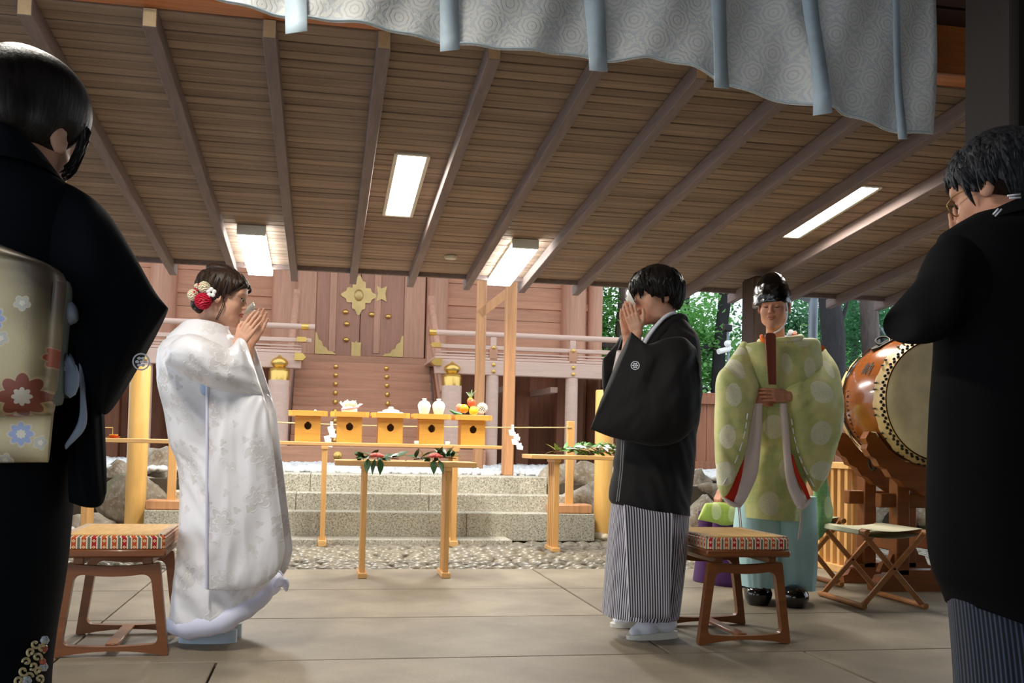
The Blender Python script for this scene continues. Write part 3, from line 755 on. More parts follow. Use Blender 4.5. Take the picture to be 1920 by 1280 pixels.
MB().box((A(628, 866, 6.5)[0], 6.48, FT-.035), (A(894, 868, 6.5)[0], 6.84, FT), .004).build('table_top', M_hin, ft)
for x in (.275, .815): slat_leg(ft, x, 6.50, 6.72, FT-.03, M_hinz, .034)
MT = .80
mt = thing('branch_table', 'cypress side table covered with white-papered branches, left of the groom', 'table', (2.35, 8.2, 0))
MB().box((A(996, 858, 8.03)[0], 8.02, MT-.035), (2.95, 8.42, MT), .004).build('table_top', M_hin, mt)
for x in (1.92, 2.82): slat_leg(mt, x, 8.06, 8.32, MT-.03, M_hinz, .045)
lt = thing('cup_table', 'thin cypress table at far left behind the sleeve of the guest', 'table', (-1.7, 8.5, 0))
LT = .86
MB().box((-2.3, 8.45, LT-.035), (A(321, 830, 8.45)[0], 8.78, LT), .004).build('table_top', M_hin, lt)
for x in (-2.25, -1.86): MB().box((x-.025, 8.5, 0), (x+.025, 8.74, LT-.03), .004).build('leg', M_hinz, lt)
# lattice-sided stand right of the priest
ls = thing('slatted_stand', 'pale cypress stand with slatted side, right of the priest', 'stand', (3.98, 6.9, 0))
LS = .80
MB().box((3.70, 6.56, LS-.045), (4.16, 7.16, LS), .004).build('stand_top', M_hin, ls)
for k in range(5): MB().box((3.725, 6.62+k*.1, .05), (3.76, 6.662+k*.1, LS-.04), .003).build('slat', M_hinz, ls)
MB().box((3.71, 6.58, 0), (3.775, 7.14, .055), .004).build('foot', M_hin, ls)
MB().box((4.08, 6.58, 0), (4.145, 7.14, .055), .004).build('foot', M_hin, ls)
for y in (6.6, 7.1): MB().box((4.09, y-.02, .05), (4.13, y+.02, LS-.04), .003).build('leg', M_hinz, ls)
MB().box((3.86, 6.99, .05), (4.13, 7.02, LS-.04), .003).build('back_board', M_postb, ls)
bx = thing('paper_box', 'tall white paper-fronted box on a small wooden base, standing on the slatted stand', 'box', (3.98, 6.85, LS))
MB().box((3.92, 6.76, LS), (4.12, 6.96, LS+.04), .004).build('base', M_hin, bx); MB().box((3.95, 6.79, LS+.04), (4.09, 6.93, LS+.29), .004).build('box', M_porc, bx)
# ------------------------------------------------------------------ offering stands and offerings
def sanbo(px, label, first=None):
    x = A(px, 835, 8.5)[0]; y = 8.62
    if first: 
        c = copy_tree(first); c.location = (x, y, OT); c['label'] = label; return c
    t = thing('offering_stand', label, 'stand', (x, y, OT), 'offering stands')
    w = .105; h = .215; b = MB()
    # open box with a cut-out hole in the front
    hole = []
    for i in range(28):
        a_ = 2*PI*i/28+PI/2; r = .030*(1-.22*math.exp(-((a_-PI/2-.75)/.16)**2)-.22*math.exp(-((a_-PI/2-2*PI+.75)/.16)**2)); hole.append((x+r*math.cos(a_), OT+.135+r*math.sin(a_)*1.12))
    yf = y-w; V = [(p[0], yf, p[1]) for p in hole]; n = 28
    outer = []
    for i in range(n):
        a_ = 2*PI*i/n+PI/2; c, s = math.cos(a_), math.sin(a_); k = 1/max(abs(c)/w, abs(s)/(h/2), 1e-6); outer.append((x+c*k, yf, OT+h/2+s*k))
    # snap corners
    for cx_, cz_ in ((x-w, OT), (x+w, OT), (x-w, OT+h), (x+w, OT+h)):
        i = min(range(n), key=lambda q: (outer[q][0]-cx_)**2+(outer[q][2]-cz_)**2); outer[i] = (cx_, yf, cz_)
    V += outer; F = [(n+i, n+(i+1) % n, (i+1) % n, i) for i in range(n)]
    V += [(p[0], yf+.008, p[1]) for p in hole]; F += [(i, (i+1) % n, 2*n+(i+1) % n, 2*n+i) for i in range(n)]
    b.add(V, F)
    for q in (((x-w, y-w+.001, OT), (x-w+.008, y+w, OT+h)), ((x+w-.008, y-w+.001, OT), (x+w, y+w, OT+h)), ((x-w, y+w-.008, OT), (x+w, y+w, OT+h))): b.box(q[0], q[1], .002)
    b.build('stand_body', M_stand, t, smooth=25)
    W = .158; D = .158; c = .035
    poly = [(-W+c, -D), (W-c, -D), (W, -D+c), (W, D-c), (W-c, D), (-W+c, D), (-W, D-c), (-W, -D+c)]
    b = MB().prism(poly, (x, y, OT+h+.006), (1, 0, 0), (0, 1, 0), .01)
    for i in range(8):
        p, q = poly[i], poly[(i+1) % 8]; b.bar((x+p[0], y+p[1], OT+h+.022), (x+q[0], y+q[1], OT+h+.022), .008, .044, ch=.001)
    b.build('tray', M_stand, t, smooth=25)
    return t
s1 = sanbo(576, 'leftmost offering stand, holding a small flat white dish')
for px, lb in ((654.5, 'second offering stand from left, holding a knotted white paper bundle'), (731.5, 'middle offering stand, holding flat white rice cakes'), (809, 'offering stand carrying two white jars'), (887, 'rightmost offering stand, heaped with fruit')): sanbo(px, lb, s1)
TT = OT+.215+.012
def ox(px): return A(px, 780, 8.6)[0]
tag(MB().lathe([(.02, 0), (.05, .004), (.052, .028), (.046, .028), (.044, .01), (.001, .008)], (ox(563), 8.58, TT), 20).build('dish', M_porc), 'small white dish on the leftmost offering stand', 'dish')
tag(MB().lathe([(.001, 0), (.012, .004), (.010, .02), (.004, .024)], (ox(591), 8.56, TT+.02), 10).build('salt_cone', M_white), 'tiny white cone beside the dish on the leftmost offering stand', 'offering')
t = thing('paper_bundle', 'knotted white and cream paper bundle with a pink cord on its stand', 'offering', (ox(655), 8.62, TT))
M_cream = plain('cream_paper', (236, 216, 176), .6, var=.15, vs=25)
b = MB().ball((ox(655), 8.62, TT+.05), (.07, .05, .05), 14); b.v = [(p[0]+.01*noise.noise(Vector(p)*30), p[1], p[2]+.012*noise.noise(Vector(p)*22)) for p in b.v]; b.build('bundle', M_white, t)
for s, xx in ((-1, -.025), (1, .03)):
    b = MB().ball((ox(655)+xx, 8.6, TT+.10), (.036, .026, .032), 10, 0, Matrix.Rotation(s*.5, 3, 'Y')); b.build('paper_fold', M_cream, t)
for a_ in (-.8, -.3, .3, .9): MB().prism([(-.012, 0), (.012, 0), (.02, .07), (-.006, .06)], (ox(655)+a_*.05, 8.585, TT+.07), (math.cos(a_), 0, -math.sin(a_)*.6), (math.sin(a_), 0, math.cos(a_)), .002).build('paper_tip', M_white, t)
M_pink = plain('pink_cord', (228, 140, 150), .5)
MB().tube([(ox(655)-.07, 8.575, TT+.05), (ox(655), 8.565, TT+.062), (ox(655)+.08, 8.575, TT+.075)], .006, 8).build('cord', M_pink, t)
for k, s in enumerate((.075, .045)): pass
t = thing('rice_cakes', 'stack of flat white rice cakes on the middle stand', 'offering', (ox(732), 8.62, TT))
MB().lathe([(.001, 0), (.10, .004), (.115, .022), (.105, .03), (.001, .032)], (ox(732), 8.62, TT+.012), 28).build('plate', M_white, t)
MB().lathe([(.001, 0), (.075, .004), (.07, .018), (.03, .03), (.001, .032)], (ox(733), 8.62, TT+.04), 24).build('rice_cake', M_porc, t)
MB().lathe([(.001, 0), (.022, .004), (.024, .012), (.018, .02), (.001, .022)], (ox(733), 8.62, TT+.068), 16).build('top_cake', M_cream, t)
for px, w in ((795, 'left'), (822, 'right')):
    t = thing('sake_jar', 'white porcelain jar, the %s one of the pair on its stand' % w, 'jar', (ox(px), 8.6, TT), 'white jars')
    MB().lathe([(.001, 0), (.032, 0), (.036, .01), (.048, .05), (.056, .085), (.056, .10), (.046, .122), (.028, .135), (.018, .138)], (ox(px), 8.6, TT+.012), 24).build('jar_body', M_porc, t)
    MB().lathe([(.014, .136), (.016, .145), (.020, .148), (.020, .156), (.006, .158), (.001, .158)], (ox(px), 8.6, TT+.012), 16).build('jar_lid', M_porc, t)
for px in (780, 838): tag(MB().box((A(px, 833, 8.55)[0]-.02, 8.50, OT), (A(px, 833, 8.55)[0]+.02, 8.54, OT+.028), .004).build('sake_cup', M_porc), 'tiny white cup on the long table, %s of the stand with two jars' % ('left' if px < 800 else 'right'), 'cup')
def fruit(px, py, r, m, nm, lb, yy=8.58, sx=1):
    c = A(px, py, yy); b = MB().lathe([(.001, -.94*r), (.35*r, -.93*r), (.75*r, -.66*r), (.97*r, -.22*r), (r, .1*r), (.9*r, .48*r), (.62*r, .8*r), (.3*r, .93*r), (.08*r, .86*r), (.001, .82*r)], c, 20)
    t = thing(nm, lb, 'fruit', (c[0], c[1], c[2]-r)); b.build('flesh', m, t, smooth=180); MB().tube([c+Vector((0, 0, .8*r)), c+Vector((.003, 0, 1.02*r))], .003, 6).build('stem', M_leaf, t)
M_orange = plain('orange_peel', (240, 150, 34), .4, var=.06, bump=.2, bs=300); M_yellow = plain('lemon_peel', (244, 200, 40), .4, var=.05); M_red = plain('red_apple_skin', (214, 84, 44), .3, var=.25, vs=20); M_peach = plain('blush_apple_skin', (222, 136, 100), .35, var=.2, vs=18)
pl = tag(MB().lathe([(.001, 0), (.12, .002), (.135, .016), (.12, .014), (.001, .01)], (ox(888), 8.62, TT+.012), 24).build('fruit_plate', M_porc), 'white plate under the fruit on the rightmost stand', 'plate')
fruit(862, 764, .036, M_peach, 'apple', 'blush apple at the left of the fruit heap', 8.6); fruit(870, 766, .041, M_orange, 'orange', 'orange in the middle left of the fruit heap', 8.55); fruit(888, 770, .041, M_yellow, 'lemon', 'yellow citrus fruit low in front of the heap', 8.52); fruit(884, 755, .036, M_red, 'apple', 'red apple on top of the fruit heap', 8.58)
M_cuc = plain('cucumber_skin', (52, 112, 44), .4, var=.2)
tag(MB().tube([A(844, 769, 8.5), A(852, 774, 8.5), A(866, 777, 8.5)], [.008, .013, .012], 10).build('cucumber', M_cuc), 'dark green cucumber sticking out left of the fruit', 'vegetable')
t = thing('pineapple', 'small leafy pineapple crown rising at the top of the fruit heap', 'fruit', A(882, 758, 8.62)); c = A(882, 752, 8.63)
MB().ball(c, (.03, .03, .035), 10).build('flesh', M_orange, t)
M_plf = plain('pale_green_leaf', (150, 186, 140), .5, var=.2)
for k in range(12):
    a_ = k*2.4; l = .05+.02*(k % 3); d = Vector((math.cos(a_)*.55, math.sin(a_)*.4, 1)).normalized(); MB().tube([c+Vector((0, 0, .02)), c+d*l*.6+Vector((0, 0, .02)), c+d*l+Vector((math.cos(a_)*.01, 0, .018))], [.007, .006, .001], 5, flat=.4).build('leaf', M_plf, t)
t = thing('chrysanthemum', 'white chrysanthemum at the right of the fruit heap', 'flower', A(904, 772, 8.56)); c = A(904, 765, 8.56)
b = MB()
for k in range(90):
    zc = 1-2*(k+.5)/90; a_ = k*2.399; s = math.sqrt(1-zc*zc); d = Vector((s*math.cos(a_), s*math.sin(a_), zc)); b.tube([c+d*.01, c+d*.035+Vector((0, 0, .002)), c+d*.052], [.004, .006, .0025], 5, flat=.5)
stuff(b.build('petals', M_porc, t, smooth=180))
MB().ball(c, .02, 8).build('heart', M_cream, t)
# small gilt stand and orange dish on the far left table
c = A(415, 822, 8.6); 
t = thing('lacquer_cup', 'small orange lacquer dish on the thin table at far left', 'dish', (A(213, 822, 8.6)[0], 8.6, LT))
x = A(213, 822, 8.6)[0]; M_orl = plain('orange_lacquer', (222, 96, 44), .3)
MB().lathe([(.001, 0), (.03, 0), (.05, .012), (.055, .014), (.001, .012)], (x, 8.6, LT), 20).build('saucer', M_orl, t); MB().lathe([(.02, .012), (.034, .022), (.036, .03), (.001, .026)], (x, 8.6, LT), 20).build('cup', M_gold, t)
x = A(199, 815, 8.6)[0]
b = MB(); b.tube([(x-.12, 8.6, LT), (x-.12, 8.6, LT+.085), (x+.05, 8.6, LT+.085), (x+.05, 8.6, LT)], .004, 6); tag(b.build('ladle_rest', M_gold), 'thin brass wire rest on the far left table', 'rest')
# ------------------------------------------------------------------ sprigs
def leaf_mesh(name, m, L=.08, W=.034):
    b = MB(); n = 6; V = []
    for i in range(n+1):
        t = i/n; w = W*math.sin(PI*t**.8)*.5+.0004; z = -.25*L*t*t+.0
        V += [(L*t, -w, z+.12*w), (L*t, 0, z), (L*t, w, z+.12*w)]
    F = []
    for i in range(n):
        for j in range(2): a_ = i*3+j; F.append((a_, a_+3, a_+4, a_+1))
    o = MB().add(V, F).build(name, m, None, (0, 0, 0), smooth=180); me = o.data; bpy.data.objects.remove(o); return me
LM = leaf_mesh('leaf', M_leaf); LMP = leaf_mesh('paper_leaf', M_white, .1, .03); M_bleaf = plain('bright_sprig_leaf', (88, 132, 62), .4, var=.3, vs=20); LMB = leaf_mesh('leaf', M_bleaf, .075, .022)
M_twig = plain('twig_bark', (110, 84, 56), .8)
M_cam = plain('camellia_petal', (214, 96, 84), .55, var=.2, vs=30)
def sprig(name, label, p0, p1, leaves, flower=None, mesh=LM, droop=(), seed=1, scale=1.0):
    r = random.Random(seed); p0 = Vector(p0); p1 = Vector(p1); t = thing(name, label, 'branch', (p0+p1)/2)
    MB().tube([p0, (p0+p1)/2+Vector((0, 0, .015)), p1], [.005, .005, .003], 6).build('twig', M_twig, t)
    for k in range(leaves):
        q = p0+(p1-p0)*((k+.5)/leaves)+Vector((0, 0, .01)); az = r.uniform(0, 2*PI); inst(mesh, 'leaf', t, q, (r.uniform(-.7, .7), r.uniform(-1.0, .25), az), (r.uniform(.8, 1.2)*scale,)*3)
    for q, az, el in droop: inst(mesh, 'leaf', t, q, (0, el, az), (scale*1.1,)*3)
    if flower:
        b = MB()
        for k in range(14):
            a_ = k*2.4; rr = .010+.026*k/14; c = Vector(flower)+Vector((rr*math.cos(a_), rr*math.sin(a_), .018-.012*k/14)); b.ball(c, (.018, .018, .012), 8, 0, Matrix.Rotation(a_, 3, 'Z'))
        b.build('flower', M_cam, t, smooth=180)
    return t
z = FT+.012; f = lambda px, py, Y=6.5: A(px, py, Y)
a0 = f(668, 850); a1 = f(750, 852); fl1 = f(706, 852, 6.47)
sprig('camellia_sprig', 'camellia sprig with a red flower at the left end of the low front table', (a0[0], 6.55, z+.005), (a1[0], 6.58, z), 26, (fl1[0], 6.49, z+.012), LM, [((f(703, 860)[0], 6.475, z), -PI/2-.9, 1.15), ((f(712, 862)[0], 6.475, z), -PI/2+.3, 1.25), ((f(690, 858)[0], 6.48, z), -PI/2-.2, .9)], 3, 1.15)
a0 = f(778, 858); a1 = f(856, 848); fl2 = f(817, 852, 6.47)
sprig('camellia_sprig', 'camellia sprig with a red flower at the right end of the low front table', (a0[0], 6.58, z), (a1[0], 6.52, z+.012), 26, (fl2[0], 6.49, z+.016), LM, [((f(812, 860)[0], 6.475, z), -PI/2, .9), ((f(840, 854)[0], 6.5, z+.02), .3, -.5), ((f(822, 860)[0], 6.475, z), -PI/2+.5, .8)], 5, 1.15)
zt = MT+.012
for k in range(6):
    x0 = 2.02+k*.13; y = 8.12+.05*(k % 3)
    t = sprig('papered_branch', 'green branch with white paper strips, %s on the side table' % ('first', 'second', 'third', 'fourth', 'fifth', 'last')[k]+(' from the left' if k < 5 else ' and nearest the groom'), (x0-.12, y, zt+.01), (x0+.22, y+.08, zt+.03+.02*(k % 2)), 22, None, LMB, (), 11+k, 1.5)
    for j in range(9): inst(LMP, 'paper_strip', t, (x0+.04*j-.02, y-.01+.02*(j % 2), zt+.04+.012*(j % 3)), (random.uniform(-.6, .6), random.uniform(-.6, .2), random.uniform(-1.5, 1.2)), (1, 1, 1))
# ------------------------------------------------------------------ drum on its stand
M_drum = wood('drum_lacquer_wood', (150, 82, 32), 1, .22, .22, fine=.5, coat=.6)
M_skin = plain('drum_skin', (226, 208, 166), .5, var=.16, vs=7, bump=.1, bs=60)
M_skine = plain('drum_skin_edge', (216, 186, 132), .5, var=.12, vs=12, bump=.2, bs=40)
M_iron = plain('dark_iron', (40, 38, 36), .45, .6)
M_ink = plain('black_ink', (30, 22, 18), .6)
M_dst = wood('drum_stand_zelkova', (140, 80, 36), 0, .42, .25, fine=.6, rnd=.05)
DX, DZ, D0, D1 = 3.80, 1.215, 5.60, 6.22
RY = Matrix.Rotation(PI/2, 3, 'X')      # lathe axis z -> -y
def dprof(t): return .375+.05*math.sin(PI*t)
dr = thing('drum', 'large lacquered barrel drum with pale skin and black studs, at the right', 'drum', (DX, 5.9, .80))
n = 20; pr_ = [(dprof(i/n), -(D0+.03+(D1-D0-.06)*i/n)) for i in range(n+1)]
MB().lathe([(r, z) for r, z in pr_][::-1], (DX, 0, DZ), 64, 0, Matrix(((1, 0, 0), (0, 0, -1), (0, 1, 0)))).build('barrel', M_drum, dr, smooth=60)
MX = Matrix(((1, 0, 0), (0, 0, -1), (0, 1, 0)))
for s, y in ((1, D0), (-1, D1)):
    MB().lathe([(.001, 0), (.30, .001), (.355, -.006), (.376, -.022)], (DX, y, DZ), 64, 0, MX if s > 0 else Matrix(((1, 0, 0), (0, 0, 1), (0, 1, 0)))).build('drum_head', M_skin, dr, smooth=60)
    # skin skirt with scalloped edge
    V = []; N = 128
    for k in range(5):
        for i in range(N):
            a_ = 2*PI*i/N; sc = .010*max(0, math.sin(a_*16))**.5 if k == 4 else 0
            d = (.02, .05, .09, .105, .108)[k]+sc; t = d/(D1-D0); r = dprof(t)+.006+(.006 if k > 2 else 0)
            V.append((DX+r*math.cos(a_), y+s*d, DZ+r*math.sin(a_)))
    F = [(k*N+i, k*N+(i+1) % N, (k+1)*N+(i+1) % N, (k+1)*N+i) if s < 0 else (k*N+i, (k+1)*N+i, (k+1)*N+(i+1) % N, k*N+(i+1) % N) for k in range(4) for i in range(N)]
    MB().add(V, F).build('skin_skirt', M_skine, dr, smooth=60)
    for row_, d in ((0, .034), (1, .052)):
        for i in range(60):
            a_ = 2*PI*(i+.5*row_)/60; r = dprof(d/(D1-D0))+.008
            if s > 0 or i % 6 == 0:
                if row_ == 0 and i == 0 and s > 0:
                    sb = MB().ball((0, 0, 0), (.011, .011, .011), 8).build('stud', M_iron, None, (0, 0, 0), smooth=180); SM = sb.data; bpy.data.objects.remove(sb)
                inst(SM, 'stud', dr, (DX+r*math.cos(a_), y+s*d, DZ+r*math.sin(a_)))
    if s > 0:
        for i in range(16):
            a_ = 2*PI*(i+.5)/16; r = dprof(.2)+.012
            for j in (-.05, .05): inst(SM, 'tack', dr, (DX+r*math.cos(a_+j), y+.104, DZ+r*math.sin(a_+j)), (0, 0, 0), (.6, 1.6, .6))
def onbarrel(t, a_, lift=.004): r = dprof(t)+lift; return Vector((DX+r*math.cos(a_), D0+(D1-D0)*t, DZ+r*math.sin(a_)))
for a_ in (math.radians(118), math.radians(232), math.radians(-40)):      # ring handles
    c = onbarrel(.55, a_); o_ = Vector((math.cos(a_), 0, math.sin(a_)))
    MB().prism([(-.05, -.07), (0, -.10), (.05, -.07), (.05, .07), (0, .10), (-.05, .07)], c, (0, 1, 0), o_.cross(Vector((0, 1, 0))), .012).build('ring_plate', M_iron, dr)
    tg = o_.cross(Vector((0, 1, 0))); cc = c+o_*.02+(Vector((0, 0, -.05)) if math.sin(a_) < 0 else Vector((0, 0, 0)))
    e1 = tg if math.sin(a_) > 0 else Vector((0, 1, 0)); e2 = o_*.5+Vector((0, 1, 0))*.8 if math.sin(a_) > 0 else Vector((0, 0, 1))
    MB().tube([cc+(e1*math.cos(q)+e2.normalized()*math.sin(q))*.045 for q in [2*PI*i/20 for i in range(21)]], .008, 8).build('ring', M_iron, dr)
def ink_text(s, t0, a0, size):      # brushed characters following the barrel
    cu = bpy.data.curves.new('glyph', 'FONT'); cu.body = s; cu.size = size; cu.resolution_u = 3; cu.align_x = 'CENTER'; cu.align_y = 'CENTER'; cu.offset = .0012
    ob = bpy.data.objects.new('glyph', cu); COL.objects.link(ob); dg = bpy.context.evaluated_depsgraph_get()
    me = ob.evaluated_get(dg).to_mesh(); V = [v.co.copy() for v in me.vertices]; F = [tuple(p.vertices) for p in me.polygons]; ob.evaluated_get(dg).to_mesh_clear(); bpy.data.objects.remove(ob); bpy.data.curves.remove(cu)
    W = []
    for v in V: # glyph x -> towards the viewer along the axis, glyph y -> up round the barrel
        t = t0-v[0]/(D1-D0); r = dprof(t)+.0025; a_ = a0-v[1]/r; W.append((DX+r*math.cos(a_), D0+(D1-D0)*t, DZ+r*math.sin(a_)))
    return W, F
M_inkp = M_ink
for ch, t in (('納', .40), ('奉', .80)):
    W, F = ink_text(ch, t, math.radians(152), .10)
    if F: MB().add(W, F).build('brush_character', M_ink, dr, smooth=0)
rr_ = random.Random(4); b = MB()
for colm in range(3):      # worn columns of small brush writing, no longer legible
    for k in range(11):
        a_ = math.radians(172+k*4.2); t = .93-colm*.13
        for j in range(3):
            p = onbarrel(t+rr_.uniform(-.02, .02), a_+rr_.uniform(-.02, .02), .002); q = onbarrel(t+rr_.uniform(-.03, .03), a_+rr_.uniform(-.025, .025), .002); b.tube([p, q], .0022, 4)
stuff(b.build('faded_writing', M_ink, dr))
MB().prism([(-.03, -.02), (.03, -.02), (.03, .02), (-.03, .02)], onbarrel(.30, math.radians(212), .003), (0, 1, 0), (math.sin(math.radians(212))*-1, 0, math.cos(math.radians(212))), .002).build('paper_label', M_cream, dr)
# stand
ds = thing('drum_stand', 'carved zelkova stand with cloud-shaped cradles under the drum', 'stand', (DX, 6.0, 0))
def cradle(y, zc):
    R = .43; pts = [(-.52, .0)]      # upper edge follows the barrel
    half = [(-.005, -.36)]
    out = [(-.36, -.255), (-.385, -.215), (-.43, -.205), (-.455, -.25), (-.44, -.285), (-.45, -.315), (-.42, -.36), (-.385, -.375), (-.36, -.42), (-.31, -.44), (-.275, -.49), (-.225, -.505), (-.18, -.55), (-.12, -.56), (-.06, -.60), (0, -.61)]
    arc = [(R*math.cos(math.radians(a_)), R*math.sin(math.radians(a_))) for a_ in range(270, 213, -4)]
    left = arc+out; poly = left+[(-x, z) for x, z in left[::-1][1:-1]]
    MB().prism(poly, (DX, y, DZ+zc), (1, 0, 0), (0, 0, 1), .07).build('cloud_cradle', M_dst, ds, smooth=30)
cradle(5.76, .0); cradle(6.12, -.0)
for y in (5.84, 6.05+.18):
    for s in (-1, 1): MB().box((DX+s*.15-.045, y-.05, .1), (DX+s*.15+.045, y+.05, .74), .006).build('post', M_dst, ds)
    MB().box((DX-.30, y-.035, .53), (DX+.30, y+.035, .62), .006).build('cross_rail', M_dst, ds)
    foot = [(-.26, 0), (.26, 0), (.26, .10), (.2, .135), (-.12, .135), (-.17, .125), (-.19, .10), (-.225, .095), (-.24, .06), (-.265, .05)]
    sc = [(-.10, .12), (.10, .12), (.10, .40), (.06, .36), (.03, .30), (.055, .25), (.0, .23), (-.02, .19), (-.07, .18)]
    MB().prism([(x*1.3, z) for x, z in foot], (DX, y, 0), (1, 0, 0), (0, 0, 1), .10).build('foot', M_dst, ds, smooth=30)
    for s in (-1, 1): MB().prism([(-s*x*.9, z) for x, z in sc], (DX+s*.21, y, 0), (1, 0, 0), (0, 0, 1), .045).build('scroll_bracket', M_dst, ds, smooth=30)
for s in (-1, 1): MB().box((DX+s*.15-.03, 5.84, .25), (DX+s*.15+.03, 6.23, .35), .006).build('tie_beam', M_dst, ds)
tag(MB().box((3.93, 6.9, 0), (4.0, 6.97, .75), .006).build('light_post', M_hinz), 'pale square post standing behind the drum stand', 'post')
# ------------------------------------------------------------------ square wooden stools with woven seats
M_tat = plain('woven_rush', (214, 168, 96), .6, var=.12, vs=60, stretch=(1, .12, 1), bump=.4, bs=120)
def brocade():
    t = NT('striped_brocade'); t.set(.65, 0, .3); tc = t.coord('UV'); x = t.new('ShaderNodeSeparateXYZ'); t.link(tc, x.inputs[0])
    u = t.math('MULTIPLY', x.outputs[0], 27.0); fr = t.math('FRACT', u); cell = t.math('FLOOR', u)
    red = t.math('LESS_THAN', fr, .46); md = t.math('FRACT', t.math('MULTIPLY', cell, .3333))
    cr = t.mix(t.math('GREATER_THAN', md, .5), lin((172, 26, 40)), lin((190, 80, 40)))
    cr = t.mix(t.math('LESS_THAN', md, .2), cr, lin((150, 24, 64)))
    st = t.mix(t.math('LESS_THAN', t.math('ABSOLUTE', t.math('SUBTRACT', fr, .73)), .13), lin((228, 214, 180)), lin((110, 110, 100)))
    v = t.math('FRACT', t.math('MULTIPLY', x.outputs[1], 40.0)); dd = t.math('ADD', t.math('MULTIPLY', t.math('ABSOLUTE', t.math('SUBTRACT', fr, .23)), 2.2), t.math('MULTIPLY', t.math('ABSOLUTE', t.math('SUBTRACT', v, .5)), 1.6))
    ring = t.math('MULTIPLY', t.math('LESS_THAN', dd, .42), t.math('GREATER_THAN', dd, .18))
    o = t.mix(red, st, t.mix(ring, cr, lin((236, 214, 170)))); t.col(o); return t.m
M_broc = brocade()
def stool(x, y, rz_, label):
    t = thing('wooden_stool', label, 'stool', (x, y, 0), 'wooden stools for the couple')
    W, D = .20, .27; b = MB()
    ring = lambda w, d, z, r=.02: [(x+sx*(w-r)+r*math.cos(a_), y+sy*(d-r)+r*math.sin(a_), z) for (sx, sy, a0) in ((1, 1, 0), (-1, 1, 90), (-1, -1, 180), (1, -1, 270)) for a_ in [math.radians(a0+q*18) for q in range(6)]]
    def side(w, d, zs, name, m):
        rings = [ring(w-i_, d-i_, z) for i_, z in zs]; uv = []
        n_ = len(rings[0]); P = rings[0]; acc = [0]
        for i in range(1, n_): acc.append(acc[-1]+(Vector(P[i])-Vector(P[i-1])).length)
        for r_, (i_, z) in zip(rings, zs): uv += [(q, z) for q in acc]
        return MB().loft(rings, True, True, 0, True, uv).build(name, m, t, smooth=40)
    side(W-.004, D-.004, [(0, .428), (-.004, .432), (-.004, .474), (.006, .482)], 'seat_border', M_broc)
    MB().box((x-W+.012, y-D+.018, .478), (x+W-.012, y+D-.018, .487), .003).build('rush_mat', M_tat, t)
    for s in (-1, 1): MB().box((x+s*(W-.02)-.016, y-D+.018, .4785), (x+s*(W-.02)+.016, y+D-.018, .4885), .003).build('mat_border', M_broc, t)
    b = MB(); b.box((x-W-.004, y-D-.004, .395), (x+W+.004, y+D+.004, .430), .012); b.build('seat_frame', M_teak, t)
    def frame(yy):
        zt, zb = .37, 0; wt, wb = .178, .222
        def R4(wt, wb, z1, z0, r, bow):
            P = []; C = [(wt, z1), (-wt, z1), (-wb, z0), (wb, z0)]
            for i in range(4):
                c = Vector(C[i]); p_ = Vector(C[i-1]); n_ = Vector(C[(i+1) % 4]); d0 = (p_-c).normalized(); d1 = (n_-c).normalized()
                for q in range(6):
                    u = q/5; s0 = c+d0*r; s1 = c+d1*r; P.append((s0*(1-u)+c*u)*(1-u)+(c*(1-u)+s1*u)*u)
                for q in range(1, 6):
                    u = q/6; a_ = c+d1*r; e = n_-d1*r; w_ = a_*(1-u)+e*u
                    if i in (0, 2): w_ = w_+Vector((0, bow[0 if i == 0 else 1]*4*u*(1-u)))
                    P.append(w_)
            return P
        O = R4(wt, wb, zt, zb, .012, (-.012, .022)); I = R4(wt-.034, wb-.040, zt-.045, zb+.045, .034, (-.008, -.006)); n_ = len(O)
        th = .017; V = [(x+p[0], yy-th, p[1]) for p in O]+[(x+p[0], yy-th, p[1]) for p in I]+[(x+p[0], yy+th, p[1]) for p in O]+[(x+p[0], yy+th, p[1]) for p in I]
        F = []
        for i in range(n_):
            j = (i+1) % n_; F += [(i, n_+i, n_+j, j), (2*n_+i, 2*n_+j, 3*n_+j, 3*n_+i), (i, j, 2*n_+j, 2*n_+i), (n_+i, 3*n_+i, 3*n_+j, n_+j)]
        MB().add(V, F).build('leg_frame', M_teak, t, smooth=45)
    frame(y-.225); frame(y+.255)
    for s in (-1, 1): MB().box((x+s*.13-.02, y-.24, .365), (x+s*.13+.02, y+.25, .398), .004).build('bearer', M_teak, t)
    MB().box((x-.025, y-.21, .030), (x+.025, y+.24, .045), .004).build('stretcher', M_teak, t)
    t.rotation_euler = (0, 0, rz_)
    return t
stool(-.815, 4.47, .03, 'square wooden stool with red striped border, behind the bride at left')
stool(1.898, 4.50, 0.01, 'square wooden stool with red striped border, between groom and priest')
